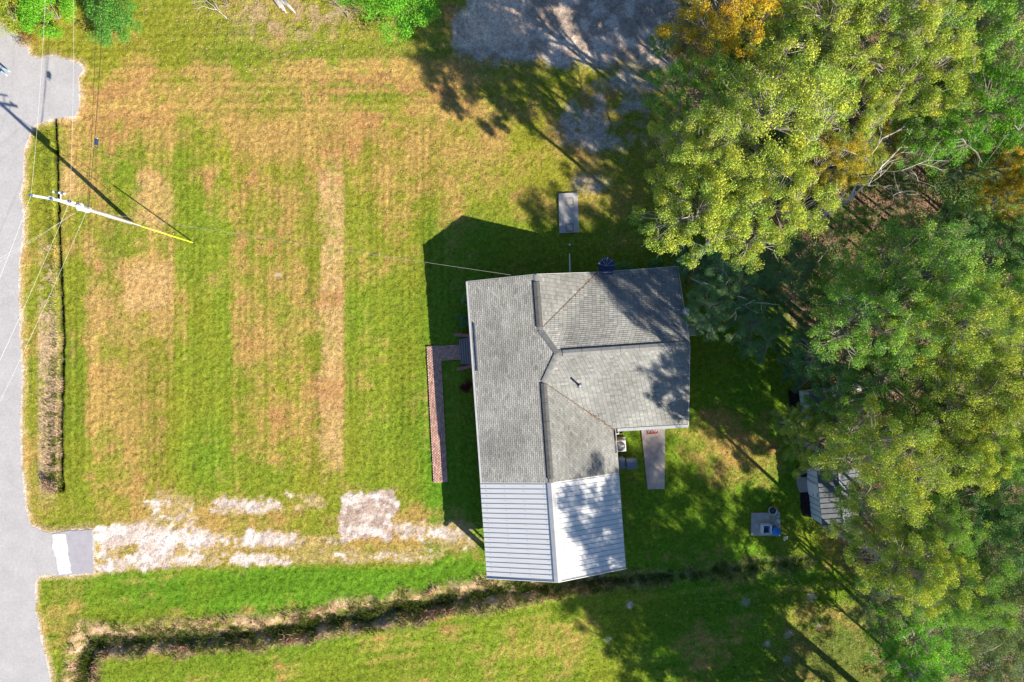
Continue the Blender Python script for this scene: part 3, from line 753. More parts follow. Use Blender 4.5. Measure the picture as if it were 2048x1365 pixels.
pw1 = walk(P(867, 692), P(881, 965), 1.12); pw2 = walk(P(882, 707), P(926, 704), 1.16)
base = MB()
for (o, ex, ey, L, W) in (pw1, pw2):
    base.face([o + Vector((0, 0, .022)), o + ex * L + Vector((0, 0, .022)), o + ex * L + ey * W + Vector((0, 0, .022)), o + ey * W + Vector((0, 0, .022))])
    for pa, pb in ((o, o + ex * L), (o + ey * W, o + ey * W + ex * L), (o, o + ey * W), (o + ex * L, o + ex * L + ey * W)):
        base.face([pa, pb, pb + Vector((0, 0, .022)), pa + Vector((0, 0, .022))])
path = base.build('brick_path', M['mortar_dark']); tag(path, kind='structure')
V, F, Cc = brick_field('bricks', [pw1], 5); V2, F2, C2 = brick_field('bricks', [pw2], 6, z=0.039)
F2 = [tuple(i + len(V) for i in f) for f in F2]
pb = mesh_np('bricks', np.array(V + V2), np.array(F + F2), M['brick'], path, np.array(Cc + C2)); tag(pb, kind='stuff')

st = empty('front_steps', HW(-0.2, -4.9, 0), 0, 'brick front steps with two flared low side walls under the west eave', 'steps')
so = HW(-0.2, -4.9, 0)
def sp(u, v, z): return HW(u, v, z) - so
uw = 0.42; vmid = local_uv(930, 703, 0.4)[1]
hw = 0.98
r = random.Random(12)
for k, (ua, ub, z) in enumerate(((-1.06, -0.68, 0.20), (-0.68, -0.30, 0.40), (-0.30, 0.42, 0.60))):
    tr = MB().box(sp((ua + ub) / 2, vmid, z / 2 - 0.012), (ub - ua, 2 * hw + 0.06 * k, z - 0.02), HA).build('step', M['mortar'], st)
    nb = 24; bw = 2 * hw / nb
    V, F, Cc = [], [], []
    for row in range(2):
        for j in range(nb):
            g = r.gauss(1, 0.2); u0 = ua + 0.012 + row * (ub - ua) / 2; u1 = u0 + (ub - ua) / 2 - 0.045
            v0 = vmid - hw + j * bw + 0.018; v1 = v0 + bw - 0.036; n = len(V)
            for zz in (z + 0.008, z - 0.06):
                for (a, b) in ((u0, v0), (u1, v0), (u1, v1), (u0, v1)): V.append(tuple(sp(a, b, zz)))
            F += [(n, n + 1, n + 2, n + 3), (n + 4, n + 5, n + 1, n), (n + 5, n + 6, n + 2, n + 1), (n + 6, n + 7, n + 3, n + 2), (n + 7, n + 4, n, n + 3)]
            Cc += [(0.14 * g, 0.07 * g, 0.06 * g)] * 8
    bo = mesh_np('bricks', np.array(V), np.array(F), M['brick'], tr, np.array(Cc)); tag(bo, kind='stuff')
for s in (-1, 1):
    a = sp(0.42, vmid + s * (hw + 0.10), 0); b = sp(-1.32, vmid + s * (hw + 0.36), 0)
    wl = MB().beam(a + Vector((0, 0, 0.42)), b + Vector((0, 0, 0.30)), 0.22, 0.60).build('side_wall', M['mortar'], st)
    cp_ = MB().beam(a + Vector((0, 0, 0.76)), b + Vector((0, 0, 0.64)), 0.24, 0.07).build('wall_cap', M['pinkcap'], wl)
    sb = MB()
    for j in range(14):                                   # soldier bricks on the inner face
        q = a.lerp(b, (j + 0.5) / 14); inn = (sp(0, vmid, 0) - sp(0, vmid + s, 0)).normalized()
        sb.box(q + inn * 0.115 + Vector((0, 0, 0.48 - 0.12 * (j + .5) / 14)), (0.06, 0.025, 0.42), HA)
    sb = sb.build('bricks', M['pinkcap'], wl); tag(sb, kind='stuff')

# ------------------------------------------------------------------ concrete bits round the house
def slab(name, pts, h, m, label, cat):
    o = flat_poly(name, pts, h, m, 0.0, thick=h + 0.1); return tag(o, label, cat)
sep = slab('septic_slab', [(1117, 388), (1155, 386), (1158, 465), (1119, 467)], 0.10, M['conc'], 'rectangular grey concrete slab with two lids in the lawn north of the house', 'slab')
for (x, y) in ((1139, 404), (1139, 456)):
    fr = MB()
    for (dx, dy, w, l) in ((-7, 0, .05, .55), (7, 0, .05, .55), (0, -7, .50, .05), (0, 7, .50, .05)):
        fr.box(P(x + dx, y + dy) + Vector((0, 0, 0.104)), (w, l, 0.012), math.radians(2))
    fr.build('lid_joint', M['line'], sep)
    MB().box(P(x, y) + Vector((0, 0, 0.107)), (0.34, 0.34, 0.02), math.radians(3)).build('lid', M['conc_warm'], sep)
slab('back_walk', [(1281, 846), (1330, 846), (1329, 978), (1295, 979)], 0.06, M['conc_warm'], 'tapering concrete walk leading from the back door', 'walkway')
pk = MB().lathe([(0.06, 0), (0.06, 0.22), (0.085, 0.23), (0.085, 0.27), (0.05, 0.29)], P(1139, 491), 12).build('cleanout_pipe', M['white']); tag(pk, 'small white round cleanout cap in the shaded grass', 'pipe')
pp = MB().tube([P(1139, 507) + Vector((0, 0, .05)), P(1139.5, 530) + Vector((0, 0, .16)), P(1140, 556) + Vector((0, 0, .32))], [0.03, 0.05, 0.075], 10).build('drain_pipe', M['white']); tag(pp, 'thin white drain pipe running north from the wall', 'pipe')

# doormat with its lettering-like pattern
dm = empty('doormat', P(1304, 862) + Vector((0, 0, 0.066)), HA, 'small red patterned doormat at the back door', 'doormat')
MB().box((0, 0, 0.008), (0.86, 0.46, 0.016)).build('mat_base', M['mat_red'], dm)
pt = MB(); r = random.Random(3)
for k in range(6):
    pt.box((-0.32 + k * 0.13, -0.02 + 0.03 * (k % 2), 0.018), (0.035, 0.20, 0.006), 0.3 * (-1) ** k); pt.box((-0.27 + k * 0.13, 0.05, 0.018), (0.07, 0.035, 0.006))
pt = pt.build('pattern', M['white'], dm)

# air conditioner on its pad, bin, box, barrel
ac = empty('air_conditioner', P(1228, 896), HA, 'white air conditioner with round fan grille beside the east wall', 'air conditioner')
ac.location = P(1237, 889); 
MB().box((0, 0, 0.05), (1.1, 1.1, 0.1)).build('pad', M['conc'], ac)
MB().box((0, 0, 0.52), (0.86, 0.86, 0.82)).build('cabinet', M['ac'], ac, bevel=0.03)
MB().lathe([(0.36, 0.93), (0.36, 0.945), (0.30, 0.95)], (0, 0, 0), 24).build('fan_well', M['black'], ac)
fn = MB()
for k in range(3):
    a = k * 2.094; fn.box((0.17 * math.cos(a), 0.17 * math.sin(a), 0.965), (0.26, 0.15, 0.012), a, 0.3)
fn.build('fan_blade', M['grey_metal'], ac)
gr = MB()
for k in range(4):
    rr = 0.1 + 0.085 * k; gr.tube([(rr * math.cos(t * 0.3927), rr * math.sin(t * 0.3927), 1.0) for t in range(17)], 0.006, 4, False)
for k in range(8):
    a = k * math.pi / 8; gr.beam((-0.37 * math.cos(a), -0.37 * math.sin(a), 1.0), (0.37 * math.cos(a), 0.37 * math.sin(a), 1.0), 0.01, 0.01)
gr.build('grille', M['grey_metal'], ac)
bn = empty('storage_bin', P(1259, 924), HA, 'dark grey-blue square bin with rounded lid next to the air conditioner', 'bin')
MB().box((0, 0, 0.45), (0.72, 0.72, 0.9), taper=1.05).build('body', M['bin'], bn, bevel=0.05)
MB().box((0, 0, 0.94), (0.82, 0.80, 0.08)).build('lid', M['bin'], bn, bevel=0.06)
b2 = empty('meter_box', P(1240, 922), HA, 'grey utility box against the wall, left of the square bin', 'utility box')
MB().box((0, 0, 0.5), (0.42, 0.75, 1.0)).build('body', M['grey_metal'], b2, bevel=0.02); MB().box((0, -0.02, 1.03), (0.46, 0.8, 0.05)).build('lid', M['bin'], b2)
MB().tube([(0.1, -0.42, 0.0), (0.1, -0.42, 0.9)], 0.04, 8).build('conduit', M['white'], b2)
br = empty('rain_barrel', P(1237, 858), 0, 'dark brown barrel in the inside corner of the house', 'barrel')
MB().lathe([(0.26, 0), (0.31, 0.3), (0.31, 0.6), (0.27, 0.88), (0.25, 0.9), (0.24, 0.8)], (0, 0, 0), 18).build('body', mat('brown_barrel', (0.07, 0.035, 0.025), 0.6), br)
for z in (0.2, 0.68): MB().lathe([(0.312, z), (0.318, z + 0.02), (0.312, z + 0.04)], (0, 0, 0), 18).build('hoop', M['dark_metal'], br)

# satellite dish at the east eave, domed cover at the north eave
sd = empty('satellite_dish', HW(15.40, -3.30, 4.15), HA, 'pale round satellite dish at the east edge of the roof', 'satellite dish')
MB().lathe([(0.02, 0.0), (0.16, 0.03), (0.29, 0.11), (0.295, 0.125), (0.16, 0.05), (0.01, 0.02)], (0.12, -0.05, 0.35), 24).build('reflector', M['fascia'], sd)
MB().tube([(-0.1, 0.1, -0.05), (-0.05, 0.05, 0.2), (0.12, -0.05, 0.37)], 0.03, 8).build('mast', M['grey_metal'], sd)
MB().tube([(0.12, 0.22, 0.45), (0.14, 0.05, 0.75)], 0.015, 6).build('feed_arm', M['grey_metal'], sd); MB().box((0.14, 0.03, 0.78), (0.07, 0.07, 0.1)).build('receiver', M['white'], sd)
MB().beam((-0.45, 0.12, 0.12), (0.15, 0.12, 0.0), 0.05, 0.04).build('bracket', M['white'], sd)

dc = empty('dish_frame', HW(10.2, 0.05, 0), HA, 'dark blue domed dish with curved ribs at the north eave', 'satellite dish')
MB().lathe([(0.02, 0.0), (0.35, 0.05), (0.62, 0.22), (0.64, 0.24), (0.60, 0.235), (0.33, 0.08), (0.01, 0.03)], (0.15, 0.42, 2.55), 24).build('reflector', M['navy'], dc)
for k in range(5):
    a = math.radians(-10 + 40 * k + 10)
    MB().tube([(0.15 + 0.62 * t * math.cos(a), 0.42 + 0.62 * t * math.sin(a), 2.60 + 0.20 * t * t) for t in (0, .35, .7, 1)], 0.018, 5).build('rib', M['grey_metal'], dc)
MB().tube([(0.15, 0.42, 2.56), (0.15, 0.42, 0.0)], 0.04, 8).build('mast', M['dark_metal'], dc)
MB().box((0.1, -0.12, 3.16), (0.85, 0.26, 0.18)).build('mount_box', M['navy'], dc, bevel=0.02)
MB().box((0.1, -0.12, 3.27), (0.80, 0.03, 0.03)).build('mount_rail', M['grey_metal'], dc)

# ------------------------------------------------------------------ well pad
slab('well_pad', [(1503, 1026), (1559, 1025), (1560, 1072), (1502, 1071)], 0.09, M['conc'], 'square concrete well pad on the back lawn', 'slab')
def onpad(x, y, z=0.09): p = P(x, y); p.z = z; return p
fr = empty('pump_frame', onpad(1528, 1055), 0, 'white open-topped frame box on the well pad', 'pump box')
for (x, y, w, l) in ((-0.30, 0, 0.05, 0.70), (0.30, 0, 0.12, 0.70), (0, -0.33, 0.6, 0.05), (0, 0.33, 0.6, 0.05)):
    MB().box((x, y, 0.3), (w, l, 0.6)).build('side_panel', M['white'], fr)
MB().box((0, 0, 0.12), (0.54, 0.6, 0.2)).build('liner', M['tankblue'], fr); MB().box((-0.03, -0.12, 0.26), (0.3, 0.25, 0.1)).build('pump_motor', M['navy'], fr, bevel=0.02)
bt = empty('pressure_tank', onpad(1547, 1059), 0, 'bright blue round pressure tank on the well pad', 'tank')
MB().lathe([(0.30, 0.08), (0.34, 0.15), (0.34, 0.55), (0.29, 0.68), (0.16, 0.76), (0.03, 0.78)], (0, 0, 0), 24).build('body', M['tankblue'], bt)
MB().lathe([(0.26, 0.0), (0.27, 0.1)], (0, 0, 0), 16).build('foot_ring', M['orange'], bt)
MB().tube([(0.0, 0.32, 0.1), (0.0, 0.5, 0.25), (-0.2, 0.52, 0.3)], 0.025, 6).build('pipe', M['grey_metal'], bt)
tb = empty('wash_tub', P(1543, 1020), 0, 'round pale wash tub behind the well pad', 'tub')
MB().lathe([(0.25, 0), (0.32, 0.34), (0.345, 0.36), (0.33, 0.38), (0.30, 0.34), (0.24, 0.06), (0.02, 0.05)], (0, 0, 0), 24).build('body', M['conc_white'], tb)
MB().lathe([(0.27, 0.22), (0.01, 0.225)], (0, 0, 0), 20).build('water', M['water'], tb)
for s in (-1, 1): MB().tube([(s * 0.33, -0.08, 0.33), (s * 0.40, 0, 0.34), (s * 0.33, 0.08, 0.33)], 0.015, 6).build('handle', M['grey_metal'], tb)
hs = MB(); r = random.Random(5); pts = []
for k in range(26):
    t = k / 25; pts.append(onpad(1552 + 6 * math.sin(t * 9) + 2 * t, 1024 + 30 * t, 0.12 + 0.02 * math.sin(k)))
hs.tube(pts, 0.022, 6); o = hs.build('garden_hose', M['white']); tag(o, 'white hose snaking over the right side of the well pad', 'hose')
o = MB().beam(onpad(1550, 1026, 0.13), onpad(1539, 1047, 0.13), 0.07, 0.05).beam(onpad(1547, 1027, 0.13), onpad(1544, 1033, 0.13), 0.05, 0.05).build('board', M['grey_metal']); tag(o, 'thin grey board lying across the well pad', 'board')
o = MB().box(onpad(1512, 1050, 0.17), (0.10, 0.36, 0.16)).box(onpad(1509, 1050, 0.14), (0.06, 0.28, 0.08)).build('concrete_block', M['conc_white']); tag(o, 'small pale block at the left of the well pad', 'block')
o = MB().box(onpad(1555, 1042, 0.15), (0.22, 0.30, 0.10), 0.6).box(onpad(1556, 1040, 0.22), (0.14, 0.1, 0.06), 0.2).build('bucket_lid', M['shed_wall']); tag(o, 'crumpled pale bag beside the hose on the well pad', 'bag')
jk = MB(); r = random.Random(8)
for k in range(9): jk.beam(P(1565 + r.uniform(0, 9), 1075 + r.uniform(-3, 6)) + Vector((0, 0, .05 + .02 * k)), P(1565 + r.uniform(0, 10), 1075 + r.uniform(-3, 6)) + Vector((0, 0, .05 + .02 * k)), 0.05, 0.04)
o = jk.build('scrap_pipes', M['white']); tag(o, 'little heap of white scrap pipe off the corner of the well pad', 'scrap')

# ------------------------------------------------------------------ sheds, mulch beds, tank
def shed(name, c_nw, c_sw, depth, h, ridge_h, label, door=None, seed=0, roofmat='shed_roof', ribs=11):
    a, b = P(*c_nw), P(*c_sw)                              # west wall from north to south
    L = (b - a).length; ex = (b - a).normalized(); ey = Vector((-ex.y, ex.x, 0))
    if ey.x < 0: ey = -ey
    root = empty(name, a, 0, label, 'shed')
    def q(s, t, z): return ex * s + ey * t + Vector((0, 0, z))
    w = MB()
    for (p0, p1) in (((0, 0), (L, 0)), ((L, 0), (L, depth)), ((L, depth), (0, depth)), ((0, depth), (0, 0))):
        w.face([q(*p0, 0), q(*p1, 0), q(*p1, h), q(*p0, h)])
    wl = w.build('wall', M['shed_wall'], root)
    n = int(L / 0.42)
    for k in range(1, n):
        MB().beam(q(L * k / n, -0.012, 0.02), q(L * k / n, -0.012, h - 0.04), 0.045, 0.03, up=(1, 0, 0)).build('seam', M['shed_seam'], wl)
    if door:
        d = MB().box(q(door[0], -0.03, h * 0.47), (0.05, door[1], h * 0.92), math.atan2(ex.y, ex.x) + math.pi / 2).build('door', M['white'], root)
        MB().box(q(door[0] + door[1] * 0.36, -0.075, h * 0.5), (0.04, 0.05, 0.16), math.atan2(ex.y, ex.x) + math.pi / 2).build('door_handle', M['black'], d)
        MB().box(q(door[0] + 0.25, -0.062, h * 0.86), (0.012, 0.30, 0.12), math.atan2(ex.y, ex.x) + math.pi / 2).build('wreath', M['dark_metal'], d)
    rf = MB()
    zl, zh = h + 0.02, ridge_h
    top = [q(-0.12, -0.05, zl + 0.02), q(L + 0.12, -0.05, zl + 0.02), q(L + 0.12, depth / 2, zh), q(-0.12, depth / 2, zh)]
    top2 = [q(-0.12, depth / 2, zh), q(L + 0.12, depth / 2, zh), q(L + 0.12, depth + 0.1, zl), q(-0.12, depth + 0.1, zl)]
    for t in (top, top2):
        rf.face(t); rf.face([p - Vector((0, 0, .04)) for p in reversed(t)])
        for i in range(4): rf.face([t[i], t[i] - Vector((0, 0, .04)), t[(i + 1) % 4] - Vector((0, 0, .04)), t[(i + 1) % 4]])
    ro = rf.build('roof', M[roofmat], root)
    for k in range(ribs):
        s = -0.05 + (L + 0.1) * k / (ribs - 1)
        MB().beam(q(s, -0.05, zl + 0.04), q(s, depth / 2, zh + 0.02), 0.07, 0.05).build('rib', M[roofmat], ro)
        MB().beam(q(s, depth / 2, zh + 0.02), q(s, depth + 0.1, zl + 0.02), 0.07, 0.05).build('rib', M[roofmat], ro)
    MB().beam(q(-0.15, depth / 2, zh + 0.05), q(L + 0.15, depth / 2, zh + 0.05), 0.2, 0.03).build('ridge_flashing', M['grey_metal'], ro)
    return root, q
shed('garden_shed', (1612, 936), (1622, 1036), 3.0, 2.0, 2.25, 'pale metal shed with white door and gravel entry, half under the trees', door=(1.50, 1.05))
s2, q2 = shed('storage_shed', (1597, 782), (1604, 842), 3.0, 1.9, 2.1, 'small metal shed with long pale roof board, nearly hidden by branches', seed=2, ribs=7)
MB().beam(q2(-0.1, 0.9, 2.22), q2(-0.1, 3.2, 2.2), 0.28, 0.05).build('edge_board', M['shed_wall'], s2)
for i, (pts, lb) in enumerate((([(1591, 934), (1612, 933), (1613, 953), (1592, 954)], 'short black mulch bed north of the gravel entry of the shed'),
            ([(1600, 986), (1617, 985), (1621, 1034), (1607, 1032), (1601, 1015)], 'long black mulch bed south of the gravel entry of the shed'),
            ([(1577, 781), (1596, 781), (1602, 838), (1581, 840)], 'black mulch bed in front of the shed hidden by branches'))):
    o = flat_poly('mulch_bed', pts, 0.09, M['mulch'], 1.0, 4, seed=30 + i, thick=0.15); tag(o, lb, 'flower bed', 'mulch beds by the sheds')
o = flat_poly('gravel_entry', [(1592, 954), (1613, 954), (1616, 985), (1599, 986), (1594, 970)], 0.05, M['gravel'], 1.0, 4, seed=35, thick=0.1); tag(o, kind='structure')
pt = empty('propane_tank', P(1712, 772, 0.0), 0.25, 'white oval tank half hidden by leaves in the wood', 'tank')
pt.location = P(1714, 773, 0)
MB().tube([(-0.52, 0, 0.6), (-0.5, 0, 0.6), (-0.4, 0, 0.6), (-0.25, 0, 0.6), (0.25, 0, 0.6), (0.4, 0, 0.6), (0.5, 0, 0.6), (0.52, 0, 0.6)], [0.05, 0.17, 0.26, 0.30, 0.30, 0.26, 0.17, 0.05], 18).build('body', M['white'], pt)
MB().tube([(-0.12, 0, 0.6), (0.0, 0, 0.6)], [0.306, 0.306], 18, False).build('band', M['black'], pt)
for s in (-1, 1): MB().box((s * 0.3, 0, 0.16), (0.1, 0.5, 0.32)).build('foot', M['dark_metal'], pt)

# ------------------------------------------------------------------ utility pole, hardware, wires
pb_ = P(263, 446); PT = 9.4
pole = empty('utility_pole', pb_, 0, 'weathered grey wooden utility pole with white transformer beside the road', 'utility pole')
pz = lambda z: Vector((0, 0, z))
MB().tube([(0, 0, -0.3), (0, 0, 3), (0, 0, 6.5), (0, 0, PT)], [0.165, 0.15, 0.13, 0.105], 14).build('shaft', M['pole'], pole)
def pl(px, py, z): return P(px, py, z) - pb_
zA = 9.05
ca, cb = pl(62, 391, zA), pl(150, 407, zA)
arm = MB().beam(ca, cb, 0.14, 0.12).build('crossarm', M['white'], pole)
def insul(x, y, z, m='blue', parent=arm):
    c = pl(x, y, z); MB().lathe([(0.03, -0.1), (0.09, -0.04), (0.05, 0.0), (0.10, 0.03), (0.05, 0.07), (0.07, 0.12), (0.03, 0.16)], c, 12).build('insulator', M[m], parent)
insul(62, 391, zA + 0.1); insul(139.5, 403.5, zA + 0.1)
MB().tube([pl(99, 396, PT - 0.15), pl(104, 399, PT + 0.05)], [0.09, 0.07], 10).build('top_insulator', M['blue'], pole)
MB().beam(pl(90, 398, zA - 0.05), pz(zA - 0.7) + Vector((0.05, 0.1, 0)), 0.04, 0.02).build('arm_brace', M['grey_metal'], pole)
MB().beam(pl(132, 404, zA - 0.05), pz(zA - 0.7) + Vector((0.05, 0.1, 0)), 0.04, 0.02).build('arm_brace', M['grey_metal'], pole)
cut = MB().tube([pl(105, 383.5, zA + 0.25), pl(131, 388.5, zA + 0.25)], 0.055, 10).build('fuse_cutout', M['blue'], pole)
for (x, y) in ((107, 384), (119, 386), (129, 388)): MB().lathe([(0.05, -0.05), (0.085, 0.0), (0.05, 0.05)], pl(x, y, zA + 0.27), 10).build('cutout_cap', M['white'], cut)
MB().tube([pl(121, 401, zA + 0.05), pl(121.5, 387, zA + 0.22)], 0.03, 6).build('cutout_bracket', M['white'], pole)
nd = Vector((-pb_.x, -pb_.y, 0)).normalized()
tc_ = nd * 0.42
MB().lathe([(0.22, 6.05), (0.27, 6.1), (0.27, 6.95), (0.285, 6.96), (0.285, 7.0), (0.2, 7.05), (0.05, 7.07)], tc_, 20).build('transformer', M['white'], pole)
for s in (-1, 1):
    MB().lathe([(0.03, 7.03), (0.06, 7.08), (0.035, 7.14), (0.06, 7.2), (0.03, 7.3)], tc_ + Vector((s * 0.1, 0.05 * s, 0)), 10).build('bushing', M['conc'], pole)
MB().box(tc_ * 0.5 + pz(6.6), (0.2, 0.2, 0.5)).build('transformer_bracket', M['grey_metal'], pole)
MB().tube([pz(0.1) + nd * 0.16, pz(5.9) + nd * 0.15], 0.02, 6).build('ground_wire', M['wire'], pole)
# guy wire with yellow guard
ga = P(387, 486) - pb_; gt = pz(8.4)
MB().tube([ga - Vector((0, 0, .2)), ga.lerp(gt, 0.5), gt], 0.014, 5).build('guy_wire', M['wire'], pole)
MB().tube([ga.lerp(gt, 0.01), ga.lerp(gt, 0.43)], 0.045, 8).build('guy_guard', M['yellow'], pole)
ga2 = P(331, 467) - pb_
MB().tube([ga2 - Vector((0, 0, .2)), pz(7.2)], 0.014, 5).build('guy_wire', M['wire'], pole)

def wire(a, b, sag, rad, m, label, n=24):
    a, b = Vector(a), Vector(b)
    pts = [a.lerp(b, i / n) - Vector((0, 0, sag * 4 * (i / n) * (1 - i / n))) for i in range(n + 1)]
    o = MB().tube(pts, rad, 5).build('power_line', M[m]); return tag(o, label, 'wire', 'wires strung from the utility pole')
zi = zA + 0.25
wire(P(62, 391, zi), P(92, -40, zi), 0.15, 0.0055, 'wire', 'bright wire running up from the outer left end of the crossarm')
wire(P(62, 391, zi), P(-60, 695, zi), 0.15, 0.0055, 'wire', 'bright wire running down over the road from the outer left end of the crossarm')
wire(P(139.5, 403, zi), P(147, -40, zi), 0.15, 0.005, 'wire', 'thin bright wire running up from the inner end of the crossarm')
wire(P(139.5, 403, zi), P(-40, 805, zi), 0.15, 0.0055, 'wire', 'bright wire running down-left from the inner end of the crossarm')
wire(P(176, 419, 7.2), P(207, -40, 7.4), 0.25, 0.018, 'cable', 'thick black cable running up from beside the transformer')
wire(P(174, 419, 6.9), P(192, -40, 7.4), 0.22, 0.012, 'cable', 'thin black cable left of the thick one, running up')
wire(P(172, 425, 7.0), P(-40, 885, 7.0), 0.2, 0.0055, 'wire', 'bright wire running down-left from below the transformer')
wire(P(150, 426, 8.0), P(-60, 551, 7.6), 0.15, 0.0045, 'wire', 'thin wire crossing the road from the pole, upper of two')
wire(P(146, 428, 7.0), P(-60, 560, 6.6), 0.15, 0.0045, 'wire', 'thin wire crossing the road from the pole, lower of two')
wire(P(176, 422, 6.6), HW(3.6, 0.1, 4.1), 0.35, 0.010, 'dull', 'service drop wire from the pole to the north gable of the house', 40)
sc_ = empty('splice_case', P(190.5, 283, 7.1), 0, 'small dark splice case hanging on the black cable', 'splice case')
MB().box((0, 0, -0.12), (0.20, 0.42, 0.2)).build('case', M['navy'], sc_, bevel=0.03)
MB().tube([(0.02 + 0.1 * math.sin(t), -0.3 - 0.13 * math.cos(t), -0.12) for t in [k * 0.5 for k in range(14)]], 0.016, 5).build('cable_loop', M['cable'], sc_)
MB().box((0.08, 0.22, -0.08), (0.10, 0.05, 0.05)).build('clamp', M['white'], sc_)

# ------------------------------------------------------------------ vegetation builders
def leaf_cloud(centers, counts, radii, size, nr, flat=0.55, tone=None, upb=0.6):
    """diamond leaves scattered round clump centres; returns verts, quads, colours"""
    n = int(np.sum(counts)); idx = np.repeat(np.arange(len(counts)), counts)
    C = np.asarray(centers)[idx]; R = np.asarray(radii)[idx]
    g = nr.normal(0, 1, (n, 3)); ln = np.linalg.norm(g, axis=1, keepdims=True)
    d = g / ln * (nr.random((n, 1)) ** 0.45); d[:, 2] *= flat
    pos = C + d * R[:, None]
    nrm = nr.normal(0, 0.6, (n, 3)) + d * 0.7; nrm[:, 2] += upb
    nrm /= np.linalg.norm(nrm, axis=1, keepdims=True)
    a = nr.normal(0, 1, (n, 3)); a -= nrm * np.sum(a * nrm, axis=1, keepdims=True); a /= np.linalg.norm(a, axis=1, keepdims=True)
    b = np.cross(nrm, a)
    L = size * nr.uniform(0.65, 1.35, (n, 1)); W = L * nr.uniform(0.38, 0.6, (n, 1))
    droop = np.zeros((n, 3)); droop[:, 2] = -0.25
    v = np.stack([pos - a * L * 0.5, pos + b * W * 0.5, pos + a * L * 0.5 + droop * L * 0.5, pos - b * W * 0.5], 1).reshape(-1, 3)
    f = np.arange(4 * n).reshape(-1, 4)
    val = nr.uniform(0.72, 1.28, (n, 1))
    t = (tone[idx] if tone is not None else np.zeros(n))[:, None] + nr.normal(0, 0.12, (n, 1))
    warm = np.clip(t, -0.6, 0.9)
    c = np.concatenate([1 + 0.75 * warm, 1 + 0.30 * warm, 1 - 0.1 * warm], 1) * val
    c = np.repeat(np.clip(c, 0.05, 3), 4, axis=0)
    return v, f, c

def tree_proto(seed, nclump=150, per=270, R=5.0, H=12.0, size=0.102, low=0.36, spread=0.60):
    """unit tree: crown radius R, height H. returns (trunk mesh, crown mesh)"""
    nr = np.random.RandomState(seed); r = random.Random(seed)
    lob = [(r.uniform(0, 6.28), r.uniform(0.0, 0.42)) for _ in range(5)]
    def rad(az): return 0.78 + sum(a * math.cos((i + 2) * az + p) for i, (p, a) in enumerate(lob)) * 0.28
    cz = H * 0.68; hz = H * 0.30
    cen = []
    tries = 0; boughs = []
    while len(boughs) < nclump // 5 and tries < 8000:            # boughs with gaps between them, each bearing several sprays
        tries += 1
        az = r.uniform(0, 6.283); el = math.asin(r.uniform(-0.30, 1.0)); k = r.uniform(0.30, 1.0) ** 0.55
        rr = R * rad(az) * k
        p = (rr * math.cos(el) * math.cos(az), rr * math.cos(el) * math.sin(az), cz + hz * k * math.sin(el) - 0.05 * rr)
        if all((p[0] - q[0]) ** 2 + (p[1] - q[1]) ** 2 + 0.7 * (p[2] - q[2]) ** 2 > 1.75 for q in boughs): boughs.append(p)
    for p in boughs:
        hd = math.atan2(p[1], p[0])
        for j in range(r.randint(4, 7)):
            l = r.uniform(-0.75, 0.85); w_ = r.gauss(0, 0.42)
            cen.append((p[0] + math.cos(hd) * l - math.sin(hd) * w_, p[1] + math.sin(hd) * l + math.cos(hd) * w_, p[2] + r.gauss(0, 0.22) - 0.15 * l))
    LX = 3.2
    def lx(z): return LX * 1.2 * (max(z, 0) / H) ** 2
    cen = [(c_[0] + lx(cz), c_[1], c_[2]) for c_ in cen]
    # limbs: trunk leader, primary limbs, then a twig to each clump
    tb = MB()
    lean = (LX, r.uniform(-0.5, 0.5))
    def tr(z): return Vector((lean[0] * (z / H) ** 2 * 1.2, lean[1] * (z / H) ** 2 * 1.2, z))
    tb.tube([tr(z * H) for z in (-0.02, 0.03, 0.2, 0.4, 0.6, 0.8)], [0.30, 0.24, 0.21, 0.17, 0.11, 0.05], 9)
    joints = []
    nl = 8
    for i in range(nl):
        az = i * 2.4 + r.uniform(-0.4, 0.4); z0 = H * r.uniform(low, 0.66); ln = R * r.uniform(0.55, 0.78) * rad(az)
        a = tr(z0); pts = [a]
        for k in range(1, 5):
            t = k / 4
            pts.append(a + Vector((math.cos(az + 0.35 * math.sin(3 * t + i)) * ln * t, math.sin(az + 0.35 * math.sin(3 * t + i)) * ln * t, H * 0.16 * t ** 0.8)) + Vector((r.uniform(-.2, .2), r.uniform(-.2, .2), r.uniform(-.2, .2))))
        tb.tube(pts, [0.12, 0.095, 0.075, 0.055, 0.03], 6, False); joints += pts[1:]
    joints += [tr(H * z) for z in (0.55, 0.65, 0.75)]
    for c in cen:
        c = Vector(c); j = min(joints, key=lambda q: (q - c).length + (0.8 if q.z > c.z else 0))
        m = j.lerp(c, 0.5) + Vector((r.uniform(-.25, .25), r.uniform(-.25, .25), r.uniform(-0.1, .3)))
        tb.tube([j, m, c, c + (c - m) * 0.4], [0.028, 0.020, 0.012, 0.006], 4, False)
        for _ in range(1):
            e = c + Vector((r.uniform(-.7, .7), r.uniform(-.7, .7), r.uniform(-.1, .35))); tb.tube([m.lerp(c, 0.5), e], [0.016, 0.006], 3, False)
    cnt = np.array([int(per * r.uniform(0.45, 1.4)) for _ in cen]); rd = np.array([r.uniform(0.62, 1.12) * spread for _ in cen])
    zs = np.array([c[2] for c in cen]); tone = nr.normal(0, 0.22, len(cen)) + 0.22 * (zs - cz) / hz - 0.05  # upper sprays yellower: turned leaves, with sunlit tops also put into the colour
    v, f, c = leaf_cloud(cen, cnt, rd, size, nr, 0.5, tone)
    return tb, (v, f, c)

